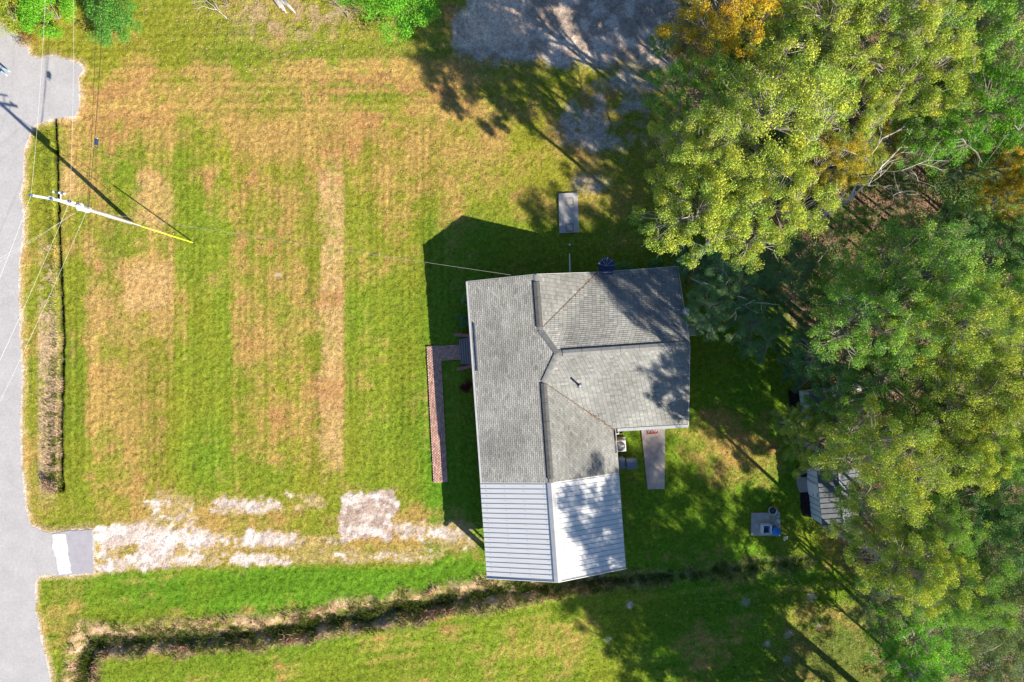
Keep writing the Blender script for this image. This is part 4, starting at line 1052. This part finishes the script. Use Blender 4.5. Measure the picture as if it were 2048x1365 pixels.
PROTO = []
for i, (sd_, kw) in enumerate(((101, dict(nclump=215, per=225)), (102, dict(nclump=195, per=245)), (103, dict(nclump=240, per=210)), (104, dict(nclump=165, per=245)), (105, dict(nclump=210, per=230)), (106, dict(nclump=185, per=210, size=0.12)))):
    tb, (v, f, c) = tree_proto(sd_, **kw)
    me_t = bpy.data.meshes.new('trunk'); me_t.from_pydata(tb.v, [], tb.f); me_t.update(); me_t.materials.append(M['bark'])
    ob = mesh_np('crown', v, f, M['leaf'], None, c); me_c = ob.data; bpy.data.objects.remove(ob)
    PROTO.append((me_t, me_c))

def plant(name, label, cat, k, px, py, rpx, top, color, group=None, ground_xy=None, rot=None):
    """tree number k whose crown is seen round (px,py) with radius rpx; top in metres"""
    zc_ = top * 0.71
    g = P(px, py, zc_) if ground_xy is None else P(*ground_xy)
    R = rpx * (CAM_H - zc_) * K if ground_xy is None else rpx * S0
    me_t, me_c = PROTO[k % len(PROTO)]
    s = R / 4.6; sz = top / 12.0
    if rot is None: rot = math.atan2(-g.y, -g.x) + rng.uniform(-0.9, 0.9)      # trees at the wood's edge lean out to the light
    off = 3.2 * 1.2 * 0.68 ** 2 * s
    root = empty(name, (g.x - math.cos(rot) * off, g.y - math.sin(rot) * off, 0), rot, label, cat, group)
    for nm, me in (('trunk', me_t), ('crown', me_c)):
        o = bpy.data.objects.new(nm, me); COL.objects.link(o); o.parent = root; o.scale = (s, s, sz)
        if nm == 'crown': o.color = (*color, 1.0)
    return root

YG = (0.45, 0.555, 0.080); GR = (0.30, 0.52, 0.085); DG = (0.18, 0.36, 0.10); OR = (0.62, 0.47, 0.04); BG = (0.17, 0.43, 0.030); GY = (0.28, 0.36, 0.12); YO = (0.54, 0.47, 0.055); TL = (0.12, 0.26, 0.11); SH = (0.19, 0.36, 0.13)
WOOD = 'trees of the wood on the right'
TREES = [
    # px, py, r, top, proto, colour, label
    (1440, 40, 112, 12, 0, OR, 'orange-gold tree at the top, first tree right of the bare dirt yard'),
    (1545, 95, 95, 10, 1, GR, 'green tree between the orange-gold tree and the yellow-green ones, top of the photo'),
    (1645, 50, 115, 13, 2, YG, 'yellow-green tree at the top edge, two trees right of the orange-gold one'),
    (1790, 60, 120, 14, 4, YG, 'yellow-green tree at the top edge with pale forked limbs showing'),
    (1930, 60, 115, 12, 5, GR, 'green tree at the top edge, second from the right corner'),
    (2045, 40, 105, 13, 1, GY, 'grey-green tree in the top right corner'),
    (1392, 180, 92, 11, 3, GR, 'loose green tree leaning over the bare yard, left edge of the wood'),
    (1530, 245, 150, 14, 2, YG, 'large yellow-green tree, highest crown left of the forest clearing'),
    (1400, 310, 105, 14, 0, YG, 'yellow-green tree overhanging the sandy spot in the lawn'),
    (1535, 415, 118, 13, 4, YG, 'yellow-green tree just above the clearing with pale branches'),
    (1400, 425, 112, 13.5, 5, YG, 'yellow-green tree nearest the north-east corner of the house'),
    (1840, 160, 105, 12, 3, YG, 'yellow-green tree below the forked one near the top right'),
    (1965, 215, 115, 11, 2, BG, 'saturated green vine-covered tree on the upper right'),
    (2050, 250, 90, 10, 0, GR, 'green tree at the right edge below the corner tree'),
    (1705, 205, 85, 10, 1, YG, 'small yellow-green tree above the yellow understorey'),
    (1660, 330, 75, 10, 3, YO, 'yellowish sparse tree left of the dead tree'),
    (1775, 275, 72, 5, 5, YO, 'low yellow understorey tree above the reddish clearing'),
    (2005, 335, 58, 8, 4, OR, 'small orange tree near the right edge'),
    (1925, 300, 66, 7, 0, TL, 'small blue-green tree beside the small orange tree'),
    (2045, 400, 60, 9, 2, OR, 'orange-yellow tree cut by the right edge'),
    (1385, 520, 45, 4.5, 5, TL, 'dark glossy bush at the north-east corner of the roof'),
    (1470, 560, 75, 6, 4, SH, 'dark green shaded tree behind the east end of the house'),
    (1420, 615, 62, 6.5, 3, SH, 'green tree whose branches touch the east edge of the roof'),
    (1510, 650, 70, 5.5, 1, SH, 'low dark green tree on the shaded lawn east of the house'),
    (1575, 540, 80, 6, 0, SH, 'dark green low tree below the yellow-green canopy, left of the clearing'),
    (1840, 560, 120, 12.5, 2, GR, 'green tree south of the reddish clearing'),
    (1745, 640, 115, 12.5, 4, GR, 'green tree left of the one below the reddish clearing'),
    (1905, 650, 120, 14, 1, YG, 'yellow-green tree in the middle of the right-hand wood'),
    (1685, 720, 88, 8, 5, DG, 'dark green tree above the hidden shed'),
    (1990, 500, 85, 9, 3, DG, 'dark green tree right of the reddish clearing'),
    (2040, 620, 85, 11, 0, GR, 'green tree at the right edge, half way down'),
    (1800, 770, 110, 10, 3, GR, 'green tree with grey bare limbs right of the white tank'),
    (1935, 790, 120, 12.5, 2, YG, 'yellow-green tree right of the one with grey bare limbs'),
    (2050, 810, 100, 13, 4, YG, 'yellow-green tree at the right edge below the middle'),
    (1650, 880, 80, 7.9, 1, YG, 'yellow-green tree between the two sheds'),
    (1775, 925, 120, 14, 0, YG, 'bright yellow-green tree behind the two sheds'),
    (1905, 905, 92, 12, 5, YG, 'yellow-green tree right of the bright one behind the sheds'),
    (1755, 1040, 86, 7.9, 3, YG, 'yellow-green tree overhanging the garden shed'),
    (1850, 1030, 85, 11, 2, GR, 'green tree right of the garden shed'),
    (1960, 1010, 105, 11, 4, DG, 'dark green tree in the lower right wood'),
    (2045, 1090, 100, 12, 1, DG, 'dark green tree at the right edge, lower quarter'),
    (1805, 1130, 98, 13, 5, YG, 'yellow-green tree at the corner of the wood above the lower lawn'),
    (1915, 1170, 90, 12, 0, GR, 'green tree above the bright vine-green one at lower right'),
    (2025, 1235, 105, 12, 3, GY, 'grey-green tree at the lower right edge'),
    (1838, 1282, 105, 7.9, 2, (0.20, 0.52, 0.035), 'bright vine-green low tree at the bottom of the wood'),
    (1900, 480, 78, 8.5, 1, DG, 'dark green tree at the lower rim of the reddish clearing'),
    (1985, 425, 62, 7, 0, GR, 'low green tree between the orange-yellow tree and the reddish clearing'),
    (2035, 515, 75, 9, 5, DG, 'dark green tree at the right edge under the orange-yellow one'),
    (1800, 485, 62, 6.5, 2, GR, 'low green tree between the two reddish patches of ground'),
    (1700, 565, 75, 7, 4, GR, 'low green tree under the bare sapling'),
    (1640, 640, 66, 6, 3, DG, 'low dark tree where the lawn runs up to the clearing'),
    (1612, 715, 62, 6, 1, TL, 'blue-green low tree above the hidden shed, at the lawn edge'),
    (1725, 310, 55, 7.5, 0, YG, 'small yellow-green tree right above the dead tree'),
    (1855, 255, 70, 8.5, 5, GR, 'green tree beside the low yellow understorey tree'),
    (1600, 160, 80, 9, 3, GR, 'green tree in the gap between the big yellow-green crowns'),
    (1480, 150, 70, 8, 5, DG, 'dark green tree under the orange-gold one'),
    (1330, 80, 34, 4, 4, GR, 'small green tree at the right end of the bare dirt yard'),
    (1720, 850, 70, 8, 2, GR, 'green tree right of the hidden shed'),
    (1985, 905, 80, 11, 3, GR, 'green tree left of the yellow-green one on the right edge'),
    (1760, 1215, 62, 7, 0, GY, 'grey-green low tree at the corner of the lower lawn'),
    (1665, 800, 62, 6.5, 4, GR, 'green tree drooping over the hidden shed'),
    (1600, 850, 48, 6.8, 5, YG, 'small yellow-green tree at the lawn edge between the sheds'),
    (1810, 1340, 60, 6, 1, BG, 'small bright green tree at the bottom edge of the wood'),
    (1700, 440, 46, 4.5, 3, GR, 'small green tree standing in the reddish clearing'),
    (1800, 385, 42, 4.0, 5, GY, 'small grey-green tree under the dead tree'),
    (2000, 1345, 85, 7.9, 4, GY, 'grey-green tree in the bottom right corner'),
]
for (px, py, rp, top, k, colr, lb) in TREES:
    top = top * 1.32 if top >= 8 else top
    plant('tree', lb, 'tree', k, px, py, rp, top, colr, WOOD)
# trees standing beyond the lower right of the picture, whose long shadows cross the lawn and the roof
for i, (gx_, gy_, rp, top, k) in enumerate(((1650, 1470, 110, 10, 3), (1770, 1490, 120, 11, 5), (1640, 1405, 135, 22, 0), (1760, 1430, 150, 21, 2), (1730, 1450, 120, 14, 4), (1700, 1540, 150, 18, 5), (1590, 1520, 120, 16, 1), (1800, 1600, 150, 18, 0))):
    plant('tree', 'tall tree beyond the lower right edge, known by its shadow on the lawn', 'tree', k, 0, 0, rp, top, GR, 'trees beyond the lower right edge', ground_xy=(gx_, gy_))
# along the top edge

# bare dead tree
def bare(name, label, px, py, h, seed, m='bark_pale', spread=0.5, r0=0.11, depth=5, group=None, topz=None):
    r = random.Random(seed); mb = MB(); g = P(px, py, h * 0.75)
    def grow(p, d, L, rad, lv):
        pts = [p]; q = p.copy(); dd = d.copy()
        for k in range(3):
            dd = (dd + Vector((r.uniform(-.25, .25), r.uniform(-.25, .25), r.uniform(-.15, .1)))).normalized(); q = q + dd * (L / 3); pts.append(q.copy())
        mb.tube(pts, [rad, rad * 0.85, rad * 0.7, rad * 0.55], 5 if lv > 1 else 3, False)
        if lv <= 0: return
        for k in range(3 if lv > 2 else 2 + (r.random() < 0.5)):
            nd_ = (dd + Vector((r.uniform(-1, 1), r.uniform(-1, 1), r.uniform(-0.25, 0.4))) * spread * 1.4).normalized()
            grow(pts[-1] if k < 2 else pts[2], nd_, L * r.uniform(0.55, 0.8), rad * 0.55, lv - 1)
    grow(Vector((0, 0, -0.1)), Vector((0.05, 0.0, 1)), h * 0.42, r0, depth)
    root = empty(name, (g.x, g.y, 0), 0, label, 'tree', group)
    mb.build('trunk', M[m], root); return root
bare('dead_tree', 'leafless bleached tree in the reddish clearing', 1735, 400, 11.0, 5, spread=0.66, r0=0.17)
bare('dead_sapling', 'bare grey sapling left of the clearing', 1650, 520, 5.5, 15, spread=0.5, r0=0.06, depth=3)
bare('dead_sapling', 'bare twisted pale branches over the shaded lawn east of the house', 1500, 600, 7.5, 12, spread=0.7, r0=0.09, depth=3)
bare('bare_bush', 'leafless grey bush at the top edge left of the dry stump', 428, 8, 3.0, 18, m='pole', spread=0.6, r0=0.05, depth=3)
bare('bare_bush', 'leafless brown bush beside the bright green tree at the top', 680, 5, 3.2, 19, m='bark', spread=0.6, r0=0.05, depth=4)

# stump / bleached log at the top
lg = MB(); r = random.Random(2)
for k in range(6):
    a = P(545 + 4 * k, -10 + 2 * k) + Vector((0, 0, 0.15 + 0.05 * (k % 2))); b = P(562 + 6 * k, 18 + 5 * (k % 3)) + Vector((0, 0, 0.12))
    lg.tube([a, a.lerp(b, .5) + Vector((0, 0, .06)), b], [0.16, 0.13, 0.05], 7)
o = lg.build('dry_stump', M['pole']); tag(o, 'bleached dry stump and roots at the top edge', 'stump')

# shrub prototypes, foundation planting
def shrub(name, label, px, py, rm, h, color, seed, per=1500, size=0.09, z0=0.0, cat='shrub', group=None, n=9, cr=0.5, tv=0.12):
    nr = np.random.RandomState(seed); cen = []
    for k in range(n):
        a = nr.uniform(0, 6.28); q = nr.uniform(0, 1) ** 0.6 * 0.85; cen.append((rm * q * math.cos(a), rm * q * math.sin(a), h * (0.25 + 0.65 * math.sqrt(max(0, 1 - q * q)) * nr.uniform(0.6, 1))))
    v, f, c = leaf_cloud(np.array(cen), np.full(n, per // n), np.full(n, rm * cr), size, nr, 0.75, nr.normal(0, tv, n))
    v[:, 2] = np.maximum(v[:, 2], 0.02)
    g = P(px, py); root = empty(name, (g.x, g.y, z0), 0, label, cat, group)
    cr = mesh_np('crown', v, f, M['leaf'], root, c); cr.color = (*color, 1)
    st_ = MB(); r = random.Random(seed)
    for cc_ in cen[:6]: st_.tube([(0, 0, -0.05), (cc_[0] * 0.5, cc_[1] * 0.5, cc_[2] * 0.5), cc_], [0.03, 0.02, 0.008], 5, False)
    st_.build('trunk', M['bark'], root)
shrub('shrub', 'dark maroon-leaved shrub south of the front steps', 938, 772, 0.6, 1.0, (0.12, 0.02, 0.022), 3)
shrub('shrub', 'dark green shrub north of the front steps under the eave', 928, 640, 0.6, 0.9, TL, 4)
shrub('shrub', 'dark green shrub under the west eave, nearest the house corner', 934, 600, 0.5, 0.9, DG, 5)
shrub('shrub', 'dark shrub on the far side of the north wall by the pipe', 1245, 533, 0.7, 0.9, DG, 6)
shrub('shrub', 'dark shrub against the north wall near the north-east corner', 1305, 528, 0.6, 0.8, DG, 7)
shrub('shrub', 'yellow-leaved weed clump behind the wash tub', 1548, 1010, 0.28, 0.5, (0.40, 0.32, 0.03), 8, per=260, cat='plant')
shrub('shrub', 'thin yellow-green shrub at the top edge by the leafless grey bush', 455, 12, 1.1, 1.2, (0.24, 0.21, 0.03), 9, per=700, size=0.1)
TOPB = 'bushes along the top edge'
shrub('bush', 'green and orange bush hanging over the road in the top left corner', 30, 42, 2.3, 3.2, (0.28, 0.36, 0.04), 41, 13000, 0.11, cat='bush', group=TOPB, n=46, cr=0.26, tv=0.4)
shrub('bush', 'bright green bush next to the road bush at top left', 118, 38, 2.3, 3.0, (0.17, 0.46, 0.03), 42, 13000, 0.11, cat='bush', group=TOPB, n=44, cr=0.26)
shrub('bush', 'round dark green bush at the top, right of the black cable', 245, 58, 2.2, 2.8, (0.13, 0.34, 0.05), 43, 12000, 0.10, cat='bush', group=TOPB, n=44, cr=0.26)
shrub('bush', 'wide bright green bush at the top edge left of the dirt yard', 802, 24, 3.5, 4.0, (0.16, 0.46, 0.035), 44, 22000, 0.12, cat='bush', group=TOPB, n=70, cr=0.22)
shrub('bush', 'green leafy bush end beside the wide bright green one', 725, -6, 2.0, 2.8, (0.16, 0.40, 0.04), 45, 5000, 0.12, cat='bush', group=TOPB, n=30, cr=0.26)
shrub('shrub', 'orange-brown brush at the edge of the road below the top-left tree', 62, 78, 0.9, 0.9, (0.26, 0.17, 0.03), 10, per=1000, size=0.1)
shrub('shrub', 'dry brown brush pile at the lower end of the roadside gutter', 100, 968, 0.75, 0.5, (0.40, 0.26, 0.17), 11, per=700, size=0.12)

# ------------------------------------------------------------------ ground plants nobody could count
nr = np.random.RandomState(77)
def blades(name, x, y, h, w, col, m, lean=0.6, zoff=0.0):
    n = len(x); g = height(x, y)
    wx, wy = (x - 1024.0) * S0, (682.5 - y) * S0
    a = nr.uniform(0, 6.283, n); la = nr.uniform(0, 6.283, n); ll = h * lean * nr.uniform(0.2, 1.3, n)
    v = np.zeros((n, 3, 3)); z = g + zoff
    v[:, 0] = np.stack([wx - np.cos(a) * w / 2, wy - np.sin(a) * w / 2, z], 1); v[:, 1] = np.stack([wx + np.cos(a) * w / 2, wy + np.sin(a) * w / 2, z], 1)
    v[:, 2] = np.stack([wx + np.cos(la) * ll, wy + np.sin(la) * ll, z + h], 1)
    o = mesh_np(name, v.reshape(-1, 3), np.arange(3 * n).reshape(-1, 3), m, None, np.repeat(col, 3, axis=0)); return tag(o, kind='stuff')
def house_mask(x, y):
    wx, wy = (x - 1024.0) * S0 - HO.x, (682.5 - y) * S0 - HO.y
    u = wx * math.cos(HA) + wy * math.sin(HA); v = -wx * math.sin(HA) + wy * math.cos(HA)
    m = ((u > 0.4) & (u < EU - 0.4) & (v < -0.4) & (v > VC + 0.4)) | ((u > 0.4) & (u < 15.1) & (v < -0.4) & (v > -11.2))
    for (o, ex, ey, L, W) in (pw1, pw2):
        a, b = (x - 1024.0) * S0 - o.x, (682.5 - y) * S0 - o.y
        s, t = a * ex.x + b * ex.y, a * ey.x + b * ey.y; m |= (s > -0.02) & (s < L + 0.02) & (t > -0.02) & (t < W + 0.02)
    for pl_ in ([(1115, 386), (1157, 384), (1160, 467), (1117, 469)], [(1280, 846), (1332, 846), (1331, 979), (1294, 981)], [(1501, 1024), (1561, 1023), (1562, 1073), (1500, 1073)],
                [(1590, 780), (1700, 780), (1700, 845), (1575, 842)], [(1590, 932), (1740, 932), (1740, 1040), (1600, 1036)]):
        m |= inpoly(x, y, pl_)
    return m
N = 430000
bx = nr.uniform(-30, 2080, N); by = nr.uniform(-30, 1400, N)
bc, bgz = cover(bx, by)
keep = (nr.random_sample(N) < bgz) & ~house_mask(bx, by)
bx, by, bc = bx[keep], by[keep], bc[keep]
n = len(bx)
val = (nr.uniform(0.6, 1.5, n) * (0.45 + 1.1 * vn(bx / 3.6, by / 3.6, 201)))[:, None]; wm = nr.normal(0, 0.10, n)[:, None]
bc2 = np.clip(bc * val * np.concatenate([1 + wm, 1 + 0 * wm, 1 - wm], 1), 0.005, 0.9)
blades('grass', bx, by, nr.uniform(0.03, 0.075, n) * (0.5 + 1.3 * vn(bx / 4.5, by / 4.5, 203)), nr.uniform(0.025, 0.055, n), bc2, M['blade'], 1.1)
# tall weeds on the ditch banks and along the gutter
N = 70000
t = nr.random_sample(N); seg = np.array(DITCH, dtype=float); L = np.cumsum(np.r_[0, np.hypot(*np.diff(seg, axis=0).T)]); s_ = t * L[-1]
wx_ = np.interp(s_, L, seg[:, 0]) + nr.normal(0, 19, N); wy_ = np.interp(s_, L, seg[:, 1]) + nr.normal(0, 19, N)
d, sgn, fade = ditch_d(wx_, wy_)
pn = fbm(wx_ / 16.0, wy_ / 10.0, 83, 4)
keep = (nr.random_sample(N) < (0.06 + 0.94 * ss(0.46, 0.58, fbm(wx_ / 26.0, wy_ / 16.0, 95, 3)))) & (d < 38) & (nr.random_sample(N) < fade) & ~house_mask(wx_, wy_) & (wx_ > 118)
wx_, wy_, d, pn, fade = wx_[keep], wy_[keep], d[keep], pn[keep], fade[keep]
dry = ss(0.38, 0.56, pn) * ss(3, 14, d)
dry = dry * (0.35 + 0.65 * ss(0.40, 0.58, fbm(wx_ / 55.0, wy_ / 30.0, 301, 3)))
wc = mixc(C3(0.13, 0.17, 0.03), C3(0.56, 0.345, 0.235), dry) * nr.uniform(0.7, 1.35, len(wx_))[:, None]
blades('ditch_weeds', wx_, wy_, nr.uniform(0.08, 0.36, len(wx_)) * (0.5 + 0.5 * fade) * (0.35 + 1.3 * vn(wx_ / 9.0, wy_ / 9.0, 305)), nr.uniform(0.03, 0.07, len(wx_)), wc, M['blade'], 0.9)
N = 16000
gyy = nr.uniform(260, 985, N); gxx = np.interp(gyy, [p[1] for p in GUTTER], [p[0] for p in GUTTER]) - np.abs(nr.normal(0, 15, N)) + 3
gn = fbm(gxx / 12.0, gyy / 12.0, 97, 3); keep = (nr.random_sample(N) < (0.15 + 0.85 * ss(620, 900, gyy))) & (gxx > 60)
gxx, gyy, gn = gxx[keep], gyy[keep], gn[keep]
gc = mixc(C3(0.18, 0.21, 0.04), C3(0.70, 0.52, 0.38), ss(0.42, 0.55, gn) * ss(480, 700, gyy)) * nr.uniform(0.6, 1.3, len(gxx))[:, None]
blades('gutter_weeds', gxx, gyy, nr.uniform(0.08, 0.34, len(gxx)), nr.uniform(0.03, 0.06, len(gxx)), gc, M['blade'], 0.9)

def litter(name, x, y, size, col, z=0.03):
    n = len(x); wx, wy = (x - 1024.0) * S0, (682.5 - y) * S0; g = height(x, y) + z
    cen = np.stack([wx, wy, g], 1); nrm = nr.normal(0, 0.35, (n, 3)); nrm[:, 2] += 1; nrm /= np.linalg.norm(nrm, axis=1, keepdims=True)
    a = nr.normal(0, 1, (n, 3)); a -= nrm * np.sum(a * nrm, 1, keepdims=True); a /= np.linalg.norm(a, axis=1, keepdims=True); b = np.cross(nrm, a)
    L = size[:, None]
    v = np.stack([cen - a * L * .5, cen + b * L * .32, cen + a * L * .5, cen - b * L * .32], 1).reshape(-1, 3)
    return tag(mesh_np(name, v, np.arange(4 * n).reshape(-1, 4), M['deadleaf'], None, np.repeat(col, 4, axis=0)), kind='stuff')
# fallen leaves: thick under the wood, scattered over the lawn
N = 30000
lx = nr.uniform(1330, 2060, N); ly = nr.uniform(-20, 1380, N)
fdd, _ = pdist(lx, ly, FOREST); ins = inpoly(lx, ly, FOREST_POLY); sdv = np.where(ins, fdd, -fdd)
keep = (nr.random_sample(N) < ss(-40, 30, sdv) + 0.02) & ~house_mask(lx, ly)
lx, ly = lx[keep], ly[keep]; q = nr.random_sample(len(lx))[:, None]
lc = (C3(0.36, 0.20, 0.12) * (1 - q) + C3(0.22, 0.11, 0.08) * q) * nr.uniform(0.6, 1.5, (len(lx), 1))
litter('leaf_litter', lx, ly, nr.uniform(0.08, 0.17, len(lx)), lc)
N = 5200
lx = np.r_[nr.normal(600, 150, N // 2), nr.uniform(160, 1300, N // 4), nr.normal(1600, 130, N // 4)]; ly = np.r_[nr.gamma(1.6, 55, N // 2), nr.uniform(0, 560, N // 4), nr.normal(1230, 80, N // 4)]
keep = ~house_mask(lx, ly) & ~inpoly(lx, ly, ROAD_POLY); lx, ly = lx[keep], ly[keep]
q = nr.random_sample(len(lx))[:, None]
lc = (C3(0.62, 0.50, 0.36) * (1 - q) + C3(0.30, 0.14, 0.07) * q) * nr.uniform(0.7, 1.25, (len(lx), 1))
litter('fallen_leaves', lx, ly, nr.uniform(0.05, 0.12, len(lx)), lc, 0.06)
# low undergrowth that closes the floor of the wood
N = 3200
ux = nr.uniform(1340, 2090, N); uy = nr.uniform(-30, 1400, N)
fdd, _ = pdist(ux, uy, FOREST); ins = inpoly(ux, uy, FOREST_POLY); sdv = np.where(ins, fdd, -fdd)
un = fbm(ux / 90.0, uy / 90.0, 99, 3)
clear = 0.8 * np.maximum(sell(ux, uy, 1660, 460, 40, 60, 0.6), sell(ux, uy, 1800, 420, 70, 45, 0.6)); clear = np.maximum(clear, sell(ux, uy, 1620, 650, 50, 60, .4)); clear = np.maximum(clear, sbox(ux, uy, 1560, 1760, 760, 1060, 12))
keep = (sdv > 15) & (un > 0.36) & (nr.random_sample(N) > clear)
ux, uy = ux[keep], uy[keep]; k = len(ux)
cen = np.stack([(ux - 1024.0) * S0, (682.5 - uy) * S0, nr.uniform(0.3, 2.0, k)], 1)
v, f, c = leaf_cloud(cen, nr.randint(50, 130, k), nr.uniform(0.5, 1.0, k), 0.15, nr, 0.6, nr.normal(0.0, 0.2, k))
v[:, 2] = np.maximum(v[:, 2], 0.03)
o = mesh_np('undergrowth', v, f, M['leaf'], None, c); o.color = (0.15, 0.26, 0.06, 1); tag(o, kind='stuff')
# broadleaf weeds in the bed of the ditch
N = 520
t = nr.random_sample(N); s_ = t * np.hypot(*np.diff(seg, axis=0).T).sum(); Ls = np.cumsum(np.r_[0, np.hypot(*np.diff(seg, axis=0).T)])
ux = np.interp(s_, Ls, seg[:, 0]) + nr.normal(0, 7, N); uy = np.interp(s_, Ls, seg[:, 1]) + nr.normal(0, 7, N)
keep = ux > 130; ux, uy = ux[keep], uy[keep]; k = len(ux)
cen = np.stack([(ux - 1024.0) * S0, (682.5 - uy) * S0, height(ux, uy) + 0.12], 1)
v, f, c = leaf_cloud(cen, nr.randint(14, 40, k), nr.uniform(0.16, 0.34, k), 0.10, nr, 0.6, nr.normal(0, 0.2, k))
o = mesh_np('ditch_plants', v, f, M['leaf'], None, c); o.color = (0.06, 0.10, 0.02, 1); tag(o, kind='stuff')

# ------------------------------------------------------------------ the person on the road
def skin_mesh(name, nodes_, edges, m, parent, sub=1):
    me = bpy.data.meshes.new(name); me.from_pydata([n[0] for n in nodes_], edges, []); me.update()
    o = bpy.data.objects.new(name, me); COL.objects.link(o); o.parent = parent
    md = o.modifiers.new('skin', 'SKIN'); md.use_smooth_shade = True
    for i, n in enumerate(nodes_):
        sv = me.skin_vertices[0].data[i]; sv.radius = (n[1], n[2] if len(n) > 2 else n[1]); sv.use_root = (i == 0)
    s = o.modifiers.new('sub', 'SUBSURF'); s.levels = sub; s.render_levels = sub
    me.materials.append(m); return o
fdir = math.atan2(-0.6, 0.8)                               # facing the house
pp_ = P(15, 146)
person = empty('person', pp_, fdir, 'person in yellow shirt, light blue jeans and white shoes standing on the road', 'person')
# local axes: +x forward, +y left
body = [((0, 0, 0.95), 0.13, 0.16), ((0, 0, 1.15), 0.11, 0.145), ((0, 0, 1.36), 0.10, 0.17), ((0.0, 0, 1.46), 0.055), ((0.02, 0, 1.54), 0.055), ((0.03, 0, 1.64), 0.085, 0.08), ((0.025, 0, 1.73), 0.07, 0.065),
        ((0, 0.19, 1.38), 0.06), ((0.02, 0.25, 1.12), 0.045), ((0.22, 0.13, 1.08), 0.036), ((0.30, 0.10, 1.10), 0.03),
        ((0, -0.19, 1.38), 0.06), ((0.02, -0.25, 1.12), 0.045), ((0.22, -0.13, 1.08), 0.036), ((0.30, -0.10, 1.10), 0.03),
        ((0.0, 0.11, 0.86), 0.085), ((0.02, 0.15, 0.48), 0.06), ((-0.01, 0.17, 0.09), 0.04), ((0.0, -0.11, 0.86), 0.085), ((0.02, -0.15, 0.48), 0.06), ((-0.01, -0.17, 0.09), 0.04)]
ed = [(0, 1), (1, 2), (2, 3), (3, 4), (4, 5), (5, 6), (2, 7), (7, 8), (8, 9), (9, 10), (2, 11), (11, 12), (12, 13), (13, 14), (0, 15), (15, 16), (16, 17), (0, 18), (18, 19), (19, 20)]
for s, w_ in ((1, 10), (-1, 14)):                          # five fingers on each hand
    for k in range(5):
        b0 = len(body); y0 = s * (0.10 - 0.0) + s * (0.03 - 0.015 * k)
        if k == 4: body += [((0.30, s * 0.06, 1.12), 0.010), ((0.34, s * 0.04, 1.13), 0.009)]
        else: body += [((0.36, y0, 1.10), 0.010), ((0.39, y0 - s * 0.015, 1.085 + 0.002 * k), 0.008)]
        ed += [(w_, b0), (b0, b0 + 1)]
skin_mesh('body', body, ed, M['skin'], person)
shirt = [((0, 0, 0.98), 0.155, 0.19), ((0, 0, 1.16), 0.135, 0.175), ((0, 0, 1.36), 0.125, 0.19), ((0, 0, 1.43), 0.075), ((0, 0.20, 1.375), 0.085), ((0.02, 0.245, 1.2), 0.07), ((0, -0.20, 1.375), 0.085), ((0.02, -0.245, 1.2), 0.07)]
skin_mesh('shirt', shirt, [(0, 1), (1, 2), (2, 3), (2, 4), (4, 5), (2, 6), (6, 7)], M['shirt'], person)
jeans = [((0, 0, 0.95), 0.15, 0.18), ((0.0, 0.11, 0.84), 0.105), ((0.02, 0.15, 0.48), 0.08), ((-0.01, 0.17, 0.10), 0.07), ((0.0, -0.11, 0.84), 0.105), ((0.02, -0.15, 0.48), 0.08), ((-0.01, -0.17, 0.10), 0.07)]
skin_mesh('jeans', jeans, [(0, 1), (1, 2), (2, 3), (0, 4), (4, 5), (5, 6)], M['jeans'], person)
for s in (-1, 1):
    sh = [((-0.07, s * 0.17, 0.06), 0.05, 0.045), ((0.06, s * 0.18, 0.05), 0.05, 0.04), ((0.17, s * 0.195, 0.045), 0.04, 0.03)]
    skin_mesh('shoe', sh, [(0, 1), (1, 2)], M['white'], person)
hm = MB().lathe([(0.06, -0.08), (0.098, -0.03), (0.10, 0.04), (0.075, 0.095), (0.02, 0.115)], (0.0, 0, 1.69), 16).build('hair', M['hair'], person)
for s in (-1, 1):
    MB().lathe([(0.004, -0.006), (0.011, 0), (0.004, 0.006)], (0.112, s * 0.032, 1.655), 8).build('eye', M['black'], person)
MB().box((0.118, 0, 1.625), (0.03, 0.025, 0.045)).build('nose', M['skin'], person, bevel=0.008); MB().box((0.108, 0, 1.585), (0.012, 0.045, 0.01)).build('mouth', mat('lips', (0.35, 0.12, 0.1)), person)
rc = empty('drone_controller', pp_ + Vector((math.cos(fdir) * 0.40, math.sin(fdir) * 0.40, 1.12)), fdir, 'black hand-held controller in the hands of the person on the road', 'controller')
MB().box((0, 0, 0), (0.12, 0.24, 0.05), ry=0.3).build('case', M['black'], rc, bevel=0.015); MB().box((0.07, 0, 0.05), (0.02, 0.20, 0.12), ry=0.5).build('screen', M['glass'], rc)
for s in (-1, 1): MB().tube([(-0.02, s * 0.08, 0.02), (-0.03, s * 0.08, 0.06)], 0.009, 6).build('stick', M['grey_metal'], rc)
